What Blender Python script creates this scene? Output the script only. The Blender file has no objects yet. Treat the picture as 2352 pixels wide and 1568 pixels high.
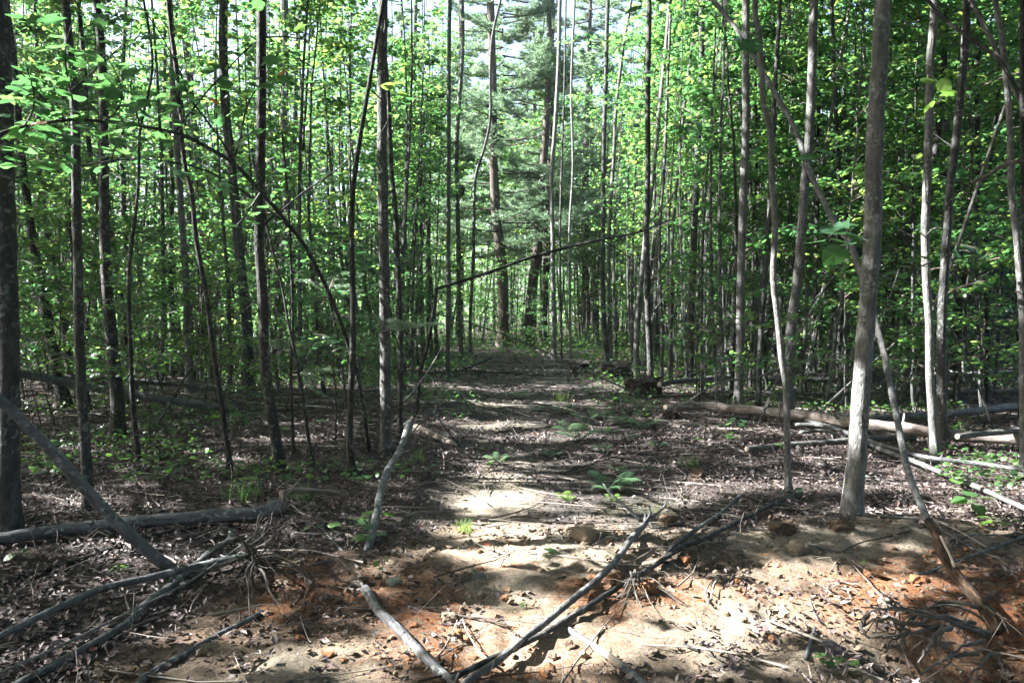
import bpy, math, random
import numpy as np
from mathutils import Vector

# ------------------------------------------------------------------ camera, sky, sun, exposure
SC = bpy.context.scene
COL = SC.collection
CAM_H = 1.5
PITCH = math.radians(2.38)
FPX = 1829.0                                    # focal length in pixels of a 2352 px wide frame
cam_data = bpy.data.cameras.new('camera')
cam_data.lens = 28.0
cam_data.sensor_width = 36.0
cam_data.clip_start = 0.05
cam_data.clip_end = 900.0
cam = bpy.data.objects.new('camera', cam_data)
COL.objects.link(cam)
cam.location = (0, 0, CAM_H)
cam.rotation_euler = (math.radians(90) - PITCH, 0, 0)
SC.camera = cam

SUN_EL = math.radians(38)
SUN_AZ = math.radians(4)                       # degrees behind the left-right line
SUN = np.array([-math.cos(SUN_EL) * math.cos(SUN_AZ), math.cos(SUN_EL) * math.sin(SUN_AZ), math.sin(SUN_EL)])
world = bpy.data.worlds.new('World')
SC.world = world
world.use_nodes = True
wn = world.node_tree
wn.nodes.clear()
w_out = wn.nodes.new('ShaderNodeOutputWorld')
w_bg = wn.nodes.new('ShaderNodeBackground')
w_sky = wn.nodes.new('ShaderNodeTexSky')
w_sky.sky_type = 'NISHITA'
w_sky.sun_disc = False
w_sky.sun_elevation = SUN_EL
w_sky.sun_rotation = math.atan2(SUN[0], SUN[1])
w_sky.air_density = 1.0
w_sky.dust_density = 4.0
w_bg.inputs['Strength'].default_value = 0.055
wn.links.new(w_sky.outputs[0], w_bg.inputs['Color'])
wn.links.new(w_bg.outputs[0], w_out.inputs['Surface'])

sun_data = bpy.data.lights.new('sun', 'SUN')
sun_data.energy = 5.0
sun_data.angle = math.radians(0.5)
sun_data.color = (1.0, 0.985, 0.97)
sun = bpy.data.objects.new('sun', sun_data)
COL.objects.link(sun)
sun.location = (-20, 5, 20)
sun.rotation_euler = Vector(SUN).to_track_quat('Z', 'Y').to_euler()

SC.view_settings.view_transform = 'Standard'
SC.view_settings.look = 'None'
SC.view_settings.exposure = 3.35
SC.view_settings.gamma = 1.0
SC.view_settings.use_curve_mapping = False
SC.cycles.max_bounces = 6
SC.cycles.diffuse_bounces = 4
SC.cycles.glossy_bounces = 2
SC.cycles.transmission_bounces = 4
SC.cycles.transparent_max_bounces = 4
SC.cycles.volume_bounces = 0
SC.cycles.sample_clamp_indirect = 6.0

R = np.random.default_rng(7)
random.seed(7)

# ------------------------------------------------------------------ pixels of the photograph to places
FW = np.array([0, math.cos(PITCH), -math.sin(PITCH)])
UP = np.array([0, math.sin(PITCH), math.cos(PITCH)])
EYE = np.array([0, 0, CAM_H])

def ray(u, v):
    return FW + (u - 1176) / FPX * np.array([1.0, 0, 0]) - (v - 784) / FPX * UP

def at_depth(u, v, Y):
    d = ray(u, v)
    return EYE + d * (Y / d[1])

# ------------------------------------------------------------------ noise
def _hash(ix, iy, seed):
    h = (ix.astype(np.int64) * 374761393 + iy.astype(np.int64) * 668265263 + seed * 1442695041) & 0x7fffffff
    h = (h ^ (h >> 13)) * 1274126177 & 0x7fffffff
    h = (h ^ (h >> 16)) & 0xffff
    return h / 65535.0

def vnoise(x, y, seed=0):
    x = np.asarray(x, float); y = np.asarray(y, float)
    ix = np.floor(x); iy = np.floor(y)
    fx = x - ix; fy = y - iy
    fx = fx * fx * (3 - 2 * fx); fy = fy * fy * (3 - 2 * fy)
    a = _hash(ix, iy, seed); b = _hash(ix + 1, iy, seed)
    c = _hash(ix, iy + 1, seed); d = _hash(ix + 1, iy + 1, seed)
    return (a * (1 - fx) + b * fx) * (1 - fy) + (c * (1 - fx) + d * fx) * fy

def fbm(x, y, octv=4, seed=0, gain=0.5):
    s = 0; a = 1; t = 0; f = 1.0
    for i in range(octv):
        s = s + a * vnoise(x * f + 17.3 * i, y * f - 9.1 * i, seed + i)
        t += a; a *= gain; f *= 2.03
    return s / t

def sstep(a, b, x):
    t = np.clip((x - a) / (b - a), 0, 1)
    return t * t * (3 - 2 * t)

def blob(x, y, cx, cy, rx, ry):
    return np.exp(-(((x - cx) / rx) ** 2 + ((y - cy) / ry) ** 2))

# where the dug earth, the sand of the track and the leaf litter lie
def masks(x, y):
    x = np.asarray(x, float); y = np.asarray(y, float)
    n1 = fbm(x * 0.9, y * 0.9, 4, 3) - 0.5
    n2 = fbm(x * 2.6, y * 2.6, 4, 11) - 0.5
    # dug earth in the foreground
    left = -1.65 + 0.25 * (y - 3) + n1 * 1.4 + n2 * .5
    far = 5.25 + n1 * 1.8 + n2 * .8 + 0.10 * x
    dug = sstep(-0.25, 0.25, x - left) * sstep(0.3, -0.3, y - far) * sstep(5.0, 4.0, x)
    # track running away
    wl = -0.50 - 0.02 * y + n1 * 1.4 + n2 * .5
    wr = 1.25 + 0.02 * y + n1 * 1.4 + n2 * .5
    track = sstep(-0.25, 0.3, x - wl) * sstep(0.25, -0.3, x - wr) * sstep(26, 21, y)
    sand = track * np.clip(blob(x, y, -0.15, 6.0, 0.36, 1.7) * 1.1 + blob(x, y, 0.2, 4.9, 1.0, 0.6) + 0.35 * blob(x, y, -0.1, 9.5, 0.5, 1.6), 0, 1)
    sand = np.maximum(sand, dug * np.clip(blob(x, y, -0.05, 4.3, 0.35, 1.2) + blob(x, y, 2.0, 4.9, 1.3, 0.45) + 0.9 * blob(x, y, 1.0, 3.7, 0.9, 0.5) + 0.7 * blob(x, y, -0.9, 3.2, 0.5, 0.4), 0, 1))
    sand = np.clip(sand + n2 * 1.1 * (sand > 0.05), 0, 1)
    orange = dug * np.clip(blob(x, y, 0.55, 4.0, 0.5, 0.45) * 1.3 + blob(x, y, 2.5, 4.15, 0.9, 0.42) * 1.5 + 1.1 * blob(x, y, 2.6, 3.3, 0.8, 0.5)
            + 1.0 * blob(x, y, -1.0, 4.1, 0.6, 0.5) + 0.75 * blob(x, y, -0.35, 3.7, 0.25, 0.5) + 0.6 * blob(x, y, 0.2, 3.2, 0.4, 0.25) + n2 * 2.2 + n1 * 0.6 - .18, 0, 1)
    moss = np.clip(blob(x, y, 1.0, 6.1, 0.5, 0.25) + blob(x, y, 2.6, 5.9, 0.5, 0.25) + 0.8 * blob(x, y, -0.2, 12.5, 0.8, 0.8) + n2 * 0.7 - 0.25, 0, 1) * 0.8
    return dug, track, sand, orange, moss

def height(x, y):
    x = np.asarray(x, float); y = np.asarray(y, float)
    h = 0.10 * (fbm(x * 0.22, y * 0.22, 3, 21) - 0.5) * sstep(5, 20, y) * 2
    h = h + 0.05 * (fbm(x * 0.9, y * 0.9, 3, 5) - 0.5)
    h = h + 0.09 * blob(x, y, 2.3, 5.1, 1.4, 0.35) + 0.05 * blob(x, y, 0.6, 4.9, 0.8, 0.3)
    h = h - 0.22 * blob(x, y, 2.05, 3.45, 0.5, 0.28) + 0.10 * blob(x, y, 2.75, 3.7, 0.45, 0.4)
    h = h + 0.05 * blob(x, y, -0.9, 4.6, 0.6, 0.25)
    trk = sstep(-0.9, -0.3, x) * sstep(1.9, 1.2, x) * sstep(4.5, 6.5, y) * sstep(24, 20, y)
    h = h - 0.05 * trk
    return h

def ground_hit(u, v, r=0.0):
    d = ray(u, v)
    z = r
    for k in range(8):
        t = (z - CAM_H) / d[2]
        p = EYE + d * t
        z = float(height(p[0], p[1])) + r
    p = EYE + d * ((z - CAM_H) / d[2])
    return p

# ------------------------------------------------------------------ mesh helpers
def new_mesh(name, V, quads=None, tris=None, attrs=None, smooth=False, mats=(), fmat=None):
    """V (n,3); quads (q,4); tris (t,3); attrs {name: (n,) or (n,3)}"""
    me = bpy.data.meshes.new(name)
    V = np.asarray(V, np.float32).reshape(-1, 3)
    q = np.zeros((0, 4), np.int32) if quads is None or len(quads) == 0 else np.asarray(quads, np.int32)
    t = np.zeros((0, 3), np.int32) if tris is None or len(tris) == 0 else np.asarray(tris, np.int32)
    me.vertices.add(len(V)); me.vertices.foreach_set('co', V.ravel())
    nl = q.size + t.size
    me.loops.add(nl)
    me.loops.foreach_set('vertex_index', np.concatenate([q.ravel(), t.ravel()]))
    me.polygons.add(len(q) + len(t))
    starts = np.concatenate([np.arange(len(q)) * 4, q.size + np.arange(len(t)) * 3]).astype(np.int32)
    me.polygons.foreach_set('loop_start', starts)
    if fmat is not None:
        me.polygons.foreach_set('material_index', np.asarray(fmat, np.int32))
    me.polygons.foreach_set('use_smooth', np.full(len(q) + len(t), smooth, bool))
    for m in mats:
        me.materials.append(m)
    for k, a in (attrs or {}).items():
        a = np.asarray(a, np.float32)
        if a.ndim == 1:
            at = me.attributes.new(k, 'FLOAT', 'POINT'); at.data.foreach_set('value', a)
        else:
            at = me.attributes.new(k, 'FLOAT_VECTOR', 'POINT'); at.data.foreach_set('vector', a.ravel())
    me.update(calc_edges=True)
    return me

class Soup:
    """collects vertex/face blocks into one mesh"""
    def __init__(self):
        self.V = []; self.Q = []; self.T = []; self.bk = []; self.var = []; self.qm = []; self.tm = []; self.n = 0
    def add(self, V, quads=None, tris=None, bk=None, var=None, mat=0):
        V = np.asarray(V, float).reshape(-1, 3)
        n = len(V)
        self.V.append(V)
        if quads is not None and len(quads):
            self.Q.append(np.asarray(quads) + self.n); self.qm.append(np.full(len(quads), mat))
        if tris is not None and len(tris):
            self.T.append(np.asarray(tris) + self.n); self.tm.append(np.full(len(tris), mat))
        self.bk.append(V * 1.0 if bk is None else bk)
        self.var.append(np.full(n, R.random()) if var is None else np.broadcast_to(var, (n,)))
        self.n += n
    def mesh(self, name, mats, smooth=False, origin=None):
        V = np.concatenate(self.V)
        if origin is not None:
            V = V - np.asarray(origin)
        Q = np.concatenate(self.Q) if self.Q else None
        T = np.concatenate(self.T) if self.T else None
        fm = np.concatenate(self.qm + self.tm) if (self.qm or self.tm) else None
        return new_mesh(name, V, Q, T, {'bk': np.concatenate(self.bk), 'var': np.concatenate(self.var)}, smooth, mats, fm)

def resample(P, n):
    P = np.asarray(P, float)
    # Catmull-Rom through the points, then even spacing
    if len(P) > 2:
        E = np.vstack([2 * P[0] - P[1], P, 2 * P[-1] - P[-2]])
        out = []
        for i in range(1, len(E) - 2):
            p0, p1, p2, p3 = E[i - 1], E[i], E[i + 1], E[i + 2]
            for t in np.linspace(0, 1, 8, endpoint=False):
                out.append(0.5 * ((2 * p1) + (-p0 + p2) * t + (2 * p0 - 5 * p1 + 4 * p2 - p3) * t * t + (-p0 + 3 * p1 - 3 * p2 + p3) * t ** 3))
        out.append(P[-1])
        P = np.array(out)
    s = np.concatenate([[0], np.cumsum(np.linalg.norm(np.diff(P[:, :3], axis=0), axis=1))])
    t = np.linspace(0, s[-1], n)
    return np.stack([np.interp(t, s, P[:, k]) for k in range(P.shape[1])], 1)

def tube(S, P, rad, sides=8, rough=0.06, cap=True, mat=0, var=None, seed=None, knots=0):
    """P (n,3) centre line, rad (n,) radii"""
    P = np.asarray(P, float); n = len(P)
    rad = np.broadcast_to(np.asarray(rad, float), (n,)).copy()
    T = np.gradient(P, axis=0); T /= np.linalg.norm(T, axis=1)[:, None] + 1e-9
    a = np.array([1.0, 0, 0]) if abs(T[0][0]) < 0.8 else np.array([0, 1.0, 0])
    N = np.zeros_like(P); N[0] = a - T[0] * (a @ T[0]); N[0] /= np.linalg.norm(N[0])
    for i in range(1, n):
        v = N[i - 1] - T[i] * (N[i - 1] @ T[i]); N[i] = v / (np.linalg.norm(v) + 1e-9)
    B = np.cross(T, N)
    ang = np.arange(sides) * 2 * math.pi / sides
    s = np.concatenate([[0], np.cumsum(np.linalg.norm(np.diff(P, axis=0), axis=1))])
    sd = R.integers(0, 9999) if seed is None else seed
    A, SS = np.meshgrid(ang, s)
    rr = rad[:, None] * (1 + rough * 2 * (vnoise(np.cos(A) * 1.7 + 5, SS / (rad.mean() * 3) + np.sin(A) * 1.7, sd) - 0.5)
                         + rough * (vnoise(np.cos(A) * 3 + 9, SS / (rad.mean() * 1.2) + np.sin(A) * 3, sd + 5) - 0.5))
    for k in range(knots):
        ks = R.uniform(0.05, 0.95) * s[-1]; ka = R.uniform(0, 2 * math.pi); kr = rad.mean()
        d2 = ((SS - ks) / (kr * 1.1)) ** 2 + (np.angle(np.exp(1j * (A - ka))) / 0.5) ** 2
        rr = rr + kr * R.uniform(0.18, 0.4) * np.exp(-d2)
    V = P[:, None, :] + rr[:, :, None] * (np.cos(A)[:, :, None] * N[:, None, :] + np.sin(A)[:, :, None] * B[:, None, :])
    bk = np.stack([rr * np.cos(A), rr * np.sin(A), SS + sd * 0.37], 2).reshape(-1, 3)
    i = np.arange(n - 1)[:, None] * sides; j = np.arange(sides)[None, :]; j2 = (j + 1) % sides
    Q = np.stack([i + j, i + j2, i + sides + j2, i + sides + j], 2).reshape(-1, 4)
    V = V.reshape(-1, 3); tr = []
    if cap:
        V = np.vstack([V, P[0] - T[0] * rad[0] * 0.12, P[-1] + T[-1] * rad[-1] * 0.3])
        bk = np.vstack([bk, [0, 0, bk[0][2]], [0, 0, bk[-1][2]]])
        m = n * sides; e = (n - 1) * sides
        for k in range(sides):
            k2 = (k + 1) % sides
            tr.append((m, k2, k)); tr.append((m + 1, e + k, e + k2))
    S.add(V, Q, tr, bk, var, mat)

# leaf templates: outline + centre, length 1 along +y, lying in xy
def leaf_template(kind):
    if kind == 'broad':
        o = [(0, 0, 0), (-.46, .22, -.05), (-.40, .72, -.07), (0, .92, -.10), (.40, .72, -.07), (.46, .22, -.05)]
        c = (0, .45, .05)
    elif kind == 'oval':
        o = [(0, 0, 0), (-.27, .3, -.02), (-.25, .65, -.03), (0, 1, -.12), (.25, .65, -.03), (.27, .3, -.02)]
        c = (0, .48, .05)
    elif kind == 'quad':
        V = np.array([(0, 0, 0), (-.42, .5, -.05), (0, 1, -.04), (.42, .5, -.05)], float)
        return V, np.array([(0, 1, 2), (0, 2, 3)])
    elif kind == 'curl':
        V = np.array([(0, 0, 0), (-.3, .45, .16), (0, 1, .1), (.3, .5, .12), (0, .5, 0)], float)
        return V, np.array([(0, 4, 1), (1, 4, 2), (2, 4, 3), (3, 4, 0)])
    V = np.array([c] + o, float)
    k = len(o)
    return V, np.array([(0, 1 + (i + 1) % k, 1 + i) for i in range(k)])

def leaf_soup(P, size, kind='broad', tilt=0.45, droop=0.2, az=None, up=True):
    """returns V, tris, var for leaves at P"""
    P = np.asarray(P, float); n = len(P)
    V0, T0 = leaf_template(kind); k = len(V0)
    size = np.broadcast_to(size, (n,))
    az = R.uniform(0, 2 * math.pi, n) if az is None else az
    rx = R.normal(-droop, tilt, n); ry = R.normal(0, tilt, n)
    v = V0[None] * size[:, None, None]
    v = v * np.stack([R.uniform(.75, 1.15, n), R.uniform(.85, 1.15, n), np.ones(n)], 1)[:, None, :]
    c, s = np.cos(ry)[:, None], np.sin(ry)[:, None]
    x, y, z = v[..., 0], v[..., 1], v[..., 2]
    x, z = x * c + z * s, -x * s + z * c
    c, s = np.cos(rx)[:, None], np.sin(rx)[:, None]
    y, z = y * c - z * s, y * s + z * c
    c, s = np.cos(az)[:, None], np.sin(az)[:, None]
    x, y = x * c - y * s, x * s + y * c
    V = np.stack([x, y, z], 2) + P[:, None, :]
    T = (T0[None] + (np.arange(n) * k)[:, None, None]).reshape(-1, 3)
    return V.reshape(-1, 3), T, np.repeat(R.random(n), k)

# ------------------------------------------------------------------ objects
def link(name, me, parent=None, loc=None):
    o = bpy.data.objects.new(name, me)
    COL.objects.link(o)
    if parent is not None:
        o.parent = parent
    if loc is not None:
        o.location = loc
    return o

def tag(o, label=None, cat=None, group=None, kind=None):
    if label: o['label'] = label
    if cat: o['category'] = cat
    if group: o['group'] = group
    if kind: o['kind'] = kind
    return o

def thing(name, label, cat, loc=(0, 0, 0), group=None, rz=0.0):
    o = link(name, None, None, loc)
    o.rotation_euler = (0, 0, rz)
    o.empty_display_size = 0.1
    return tag(o, label, cat, group)

def dup(src, loc, rz=0.0, scale=1.0, label=None, group=None):
    r = src.copy(); COL.objects.link(r)
    r.location = loc; r.rotation_euler = (0, 0, rz); r.scale = (scale,) * 3
    if label: r['label'] = label
    if group: r['group'] = group
    for ch in list(src.children):
        c = ch.copy(); COL.objects.link(c); c.parent = r
        for g in ch.children:
            d = g.copy(); COL.objects.link(d); d.parent = c
    return r

# ------------------------------------------------------------------ materials
class NT:
    def __init__(self, name):
        self.m = bpy.data.materials.new(name); self.m.use_nodes = True
        self.t = self.m.node_tree; self.t.nodes.clear()
        self.out = self.n('ShaderNodeOutputMaterial')
    def n(self, typ, **kw):
        x = self.t.nodes.new(typ)
        for k, v in kw.items():
            setattr(x, k, v)
        return x
    def l(self, a, b):
        self.t.links.new(a, b)
    def attr(self, name, vec=False):
        a = self.n('ShaderNodeAttribute', attribute_name=name)
        return a.outputs['Vector'] if vec else a.outputs['Fac']
    def noise(self, vec, scale, detail=4, rough=0.55, dist=0.0):
        x = self.n('ShaderNodeTexNoise')
        x.inputs['Scale'].default_value = scale; x.inputs['Detail'].default_value = detail
        x.inputs['Roughness'].default_value = rough; x.inputs['Distortion'].default_value = dist
        if vec is not None: self.l(vec, x.inputs['Vector'])
        return x.outputs['Fac']
    def mapping(self, vec, scale):
        x = self.n('ShaderNodeMapping'); x.inputs['Scale'].default_value = scale
        self.l(vec, x.inputs['Vector']); return x.outputs[0]
    def ramp(self, fac, stops, interp='LINEAR'):
        x = self.n('ShaderNodeValToRGB'); x.color_ramp.interpolation = interp
        e = x.color_ramp.elements
        while len(e) < len(stops): e.new(0.5)
        for k, (p, c) in enumerate(stops):
            e[k].position = p
            e[k].color = (c, c, c, 1) if isinstance(c, (int, float)) else (*c, 1)
        self.l(fac, x.inputs['Fac']); return x.outputs['Color']
    def mix(self, fac, a, b, mode='MIX'):
        x = self.n('ShaderNodeMix', data_type='RGBA', blend_type=mode)
        for s, v in ((x.inputs[0], fac), (x.inputs[6], a), (x.inputs[7], b)):
            if hasattr(v, 'is_linked'): self.l(v, s)
            elif isinstance(v, (int, float)): s.default_value = v if s == x.inputs[0] else (v, v, v, 1)
            else: s.default_value = (*v, 1)
        return x.outputs[2]
    def math(self, op, a, b=0.0, c=None):
        x = self.n('ShaderNodeMath', operation=op)
        for s, v in zip(x.inputs, (a, b, c)):
            if v is None: continue
            if hasattr(v, 'is_linked'): self.l(v, s)
            else: s.default_value = v
        return x.outputs[0]
    def bump(self, h, strength=0.5, dist=0.01, normal=None):
        x = self.n('ShaderNodeBump'); x.inputs['Strength'].default_value = strength; x.inputs['Distance'].default_value = dist
        self.l(h, x.inputs['Height'])
        if normal is not None: self.l(normal, x.inputs['Normal'])
        return x.outputs[0]
    def surf(self, color, rough=0.85, normal=None, spec=0.3):
        x = self.n('ShaderNodeBsdfPrincipled')
        if hasattr(color, 'is_linked'): self.l(color, x.inputs['Base Color'])
        else: x.inputs['Base Color'].default_value = (*color, 1)
        if hasattr(rough, 'is_linked'): self.l(rough, x.inputs['Roughness'])
        else: x.inputs['Roughness'].default_value = rough
        x.inputs['Specular IOR Level'].default_value = spec
        if normal is not None: self.l(normal, x.inputs['Normal'])
        return x.outputs[0]
    def done(self, sh):
        self.l(sh, self.out.inputs['Surface']); return self.m

def bark_material(name, dark, mid, light, furrow=0.5, lichen=0.5, vscale=0.33, rough=0.8, spec=0.35):
    N = NT(name)
    bk = N.attr('bk', True)
    stretched = N.mapping(bk, (1, 1, vscale))
    f1 = N.noise(stretched, 75, 5, 0.6, 0.3)
    f2 = N.noise(stretched, 22, 4, 0.6)
    base = N.ramp(f2, [(0.3, dark), (0.5, mid), (0.72, light)])
    base = N.mix(N.ramp(f1, [(0.35, furrow), (0.52, 0.0)]), base, tuple(c * 0.45 for c in dark))
    rings = N.noise(N.mapping(bk, (4, 4, 60)), 1.0, 3, 0.6)
    base = N.mix(N.ramp(rings, [(0.58, 0.0), (0.68, 0.5)]), base, tuple(c * 0.6 for c in dark))
    big = N.noise(bk, 2.6, 5, 0.6)
    base = N.mix(N.ramp(big, [(0.40, 0.55), (0.60, 0.0)]), base, tuple(c * 0.8 for c in mid))
    pat = N.noise(N.mapping(bk, (1, 1, .6)), 13, 4, 0.65)
    base = N.mix(N.ramp(pat, [(0.47, 0.0), (0.60, 0.6)]), base, tuple(c * 0.5 for c in mid))
    base = N.mix(N.ramp(pat, [(0.33, 0.5), (0.43, 0.0)]), base, light)
    lich = N.noise(bk, 28, 3, 0.5)
    lz = N.noise(bk, 4, 3, 0.5)
    lich0 = lich
    lm = N.math('MULTIPLY', N.ramp(lich, [(0.56, 0.0), (0.60, lichen)]), N.ramp(lz, [(0.42, 0.0), (0.56, 1.0)]))
    base = N.mix(lm, base, (0.24, 0.26, 0.235))
    mossz = N.noise(bk, 1.4, 4, 0.6)
    base = N.mix(N.ramp(mossz, [(0.52, 0.0), (0.72, 0.35)]), base, (0.05, 0.075, 0.03))
    oi = N.n('ShaderNodeObjectInfo')
    hv = N.n('ShaderNodeHueSaturation'); N.l(base, hv.inputs['Color'])
    N.l(N.math('MULTIPLY_ADD', oi.outputs['Random'], 0.55, 0.70), hv.inputs['Value'])
    nr = N.bump(f1, 0.8, 0.016)
    nr = N.bump(f2, 0.6, 0.03, nr)
    nr = N.bump(lich, 0.35, 0.01, nr)
    return N.done(N.surf(hv.outputs[0], rough, nr, spec))

M = {}
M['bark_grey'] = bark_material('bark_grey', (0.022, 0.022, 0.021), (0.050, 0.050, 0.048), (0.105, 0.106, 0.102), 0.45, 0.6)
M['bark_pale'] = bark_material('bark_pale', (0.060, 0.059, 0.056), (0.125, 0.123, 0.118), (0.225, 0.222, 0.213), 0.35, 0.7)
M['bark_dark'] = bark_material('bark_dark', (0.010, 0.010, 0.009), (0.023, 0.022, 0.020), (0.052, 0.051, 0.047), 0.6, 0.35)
M['bark_pine'] = bark_material('bark_pine', (0.026, 0.019, 0.015), (0.062, 0.046, 0.036), (0.12, 0.095, 0.078), 0.85, 0.25, 0.3)
M['bark_log'] = bark_material('bark_log', (0.085, 0.068, 0.058), (0.21, 0.175, 0.15), (0.34, 0.30, 0.265), 0.85, 0.3, 0.12)
M['bark_pole'] = bark_material('bark_pole', (0.034, 0.034, 0.036), (0.072, 0.074, 0.079), (0.14, 0.145, 0.153), 0.4, 0.8, 0.2, 0.55, 0.5)
M['root'] = bark_material('root', (0.045, 0.036, 0.03), (0.10, 0.088, 0.075), (0.19, 0.172, 0.152), 0.4, 0.1, 0.2)

def rot_material():
    N = NT('rotten_bark'); bk = N.attr('bk', True)
    a = N.noise(N.mapping(bk, (1, 1, .25)), 40, 5, .65)
    c = N.ramp(a, [(0.35, (0.02, 0.014, 0.01)), (0.55, (0.06, 0.04, 0.028)), (0.68, (0.24, 0.15, 0.09))])
    return N.done(N.surf(c, .9, N.bump(a, .9, .03), .2))
M['rot'] = rot_material()

def wood_material():
    N = NT('bare_wood'); bk = N.attr('bk', True)
    a = N.noise(N.mapping(bk, (1, 1, .1)), 60, 4, .6)
    c = N.ramp(a, [(0.3, (0.32, 0.25, 0.18)), (0.6, (0.52, 0.45, 0.36)), (0.8, (0.62, 0.56, 0.47))])
    return N.done(N.surf(c, .65, N.bump(a, .3, .005), .3))
M['wood'] = wood_material()

def leaf_material(name, stops, trans, tfac=0.5, rough=0.42):
    N = NT(name)
    v = N.attr('var')
    oi = N.n('ShaderNodeObjectInfo')
    f = N.math('ADD', N.math('MULTIPLY', v, 0.7), N.math('MULTIPLY', oi.outputs['Random'], 0.3))
    c = N.ramp(f, stops)
    geo = N.n('ShaderNodeNewGeometry')
    mott = N.noise(geo.outputs['Position'], 60, 2, .5)
    c = N.mix(N.ramp(mott, [(0.45, 0.0), (0.7, 0.25)]), c, (0.02, 0.04, 0.01))
    tc = N.ramp(f, trans)
    s = N.surf(c, rough, None, 0.5)
    t = N.n('ShaderNodeBsdfTranslucent'); N.l(tc, t.inputs['Color'])
    mx = N.n('ShaderNodeMixShader'); mx.inputs[0].default_value = tfac
    N.l(s, mx.inputs[1]); N.l(t.outputs[0], mx.inputs[2])
    return N.done(mx.outputs[0])

M['leaf'] = leaf_material('green_leaf', [(0, (0.020, 0.052, 0.028)), (0.5, (0.036, 0.084, 0.036)), (0.93, (0.070, 0.130, 0.045)), (1.0, (0.14, 0.17, 0.03))],
                          [(0, (0.05, 0.17, 0.06)), (0.55, (0.13, 0.32, 0.085)), (0.8, (0.27, 0.46, 0.10)), (1.0, (0.50, 0.62, 0.13))], 0.52, 0.36)
M['leaf_big'] = leaf_material('large_leaf', [(0, (0.022, 0.060, 0.034)), (1, (0.045, 0.105, 0.048))], [(0, (0.045, 0.16, 0.055)), (0.8, (0.11, 0.27, 0.075)), (1, (0.20, 0.38, 0.08))], 0.5, 0.33)
M['leaf_shade'] = leaf_material('shading_leaf', [(0, (0.022, 0.050, 0.024)), (1, (0.045, 0.085, 0.035))], [(0, (0.03, 0.07, 0.03)), (1, (0.06, 0.12, 0.045))], 0.35)  # darkened copy of the green leaf, lets less green light down
M['leaf_low'] = leaf_material('low_leaf', [(0, (0.028, 0.075, 0.026)), (0.6, (0.05, 0.12, 0.036)), (1.0, (0.10, 0.17, 0.045))],
                          [(0, (0.08, 0.24, 0.05)), (1.0, (0.20, 0.40, 0.07))], 0.4)
M['leaf_young'] = leaf_material('young_leaf', [(0, (0.09, 0.17, 0.035)), (1, (0.14, 0.22, 0.05))], [(0, (0.17, 0.36, 0.06)), (1, (0.28, 0.46, 0.08))], 0.45)
M['leaf_brown'] = leaf_material('dead_leaf', [(0, (0.07, 0.03, 0.015)), (1, (0.13, 0.055, 0.025))], [(0, (0.12, 0.045, 0.015)), (1, (0.18, 0.075, 0.025))], 0.4)
M['needle'] = leaf_material('pine_needle', [(0, (0.10, 0.17, 0.11)), (1, (0.17, 0.25, 0.16))], [(0, (0.16, 0.27, 0.15)), (1, (0.26, 0.38, 0.20))], 0.4, 0.35)
M['fern'] = leaf_material('fern_leaf', [(0, (0.07, 0.16, 0.08)), (1, (0.12, 0.23, 0.10))], [(0, (0.12, 0.28, 0.08)), (1, (0.2, 0.38, 0.1))], 0.4)
M['grass'] = leaf_material('grass_blade', [(0, (0.08, 0.15, 0.03)), (1, (0.18, 0.24, 0.07))], [(0, (0.18, 0.34, 0.05)), (1, (0.3, 0.4, 0.09))], 0.4)
M['far_leaf'] = leaf_material('distant_leaf', [(0, (0.045, 0.10, 0.030)), (0.5, (0.065, 0.14, 0.038)), (1.0, (0.10, 0.18, 0.045))],
                          [(0, (0.10, 0.27, 0.10)), (1.0, (0.26, 0.44, 0.16))], 0.5)

def litter_material():
    N = NT('dead_leaf_litter'); v = N.attr('var')
    c = N.ramp(v, [(0, (0.016, 0.012, 0.011)), (0.4, (0.042, 0.031, 0.028)), (0.7, (0.090, 0.070, 0.065)), (0.88, (0.18, 0.145, 0.138)), (0.94, (0.27, 0.225, 0.215)), (1, (0.16, 0.045, 0.022))])
    geo = N.n('ShaderNodeNewGeometry')
    m = N.noise(geo.outputs['Position'], 120, 3, .6)
    c = N.mix(N.ramp(m, [(0.4, 0.0), (0.7, 0.5)]), c, (0.05, 0.035, 0.028))
    return N.done(N.surf(c, .6, N.bump(m, .3, .004), .4))
M['litter'] = litter_material()

def twig_material():
    N = NT('twig_bark'); v = N.attr('var')
    c = N.ramp(v, [(0, (0.05, 0.038, 0.03)), (0.45, (0.12, 0.098, 0.085)), (0.8, (0.24, 0.205, 0.175)), (1, (0.42, 0.37, 0.31))])
    return N.done(N.surf(c, .75, None, .35))
M['twig'] = twig_material()

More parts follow.
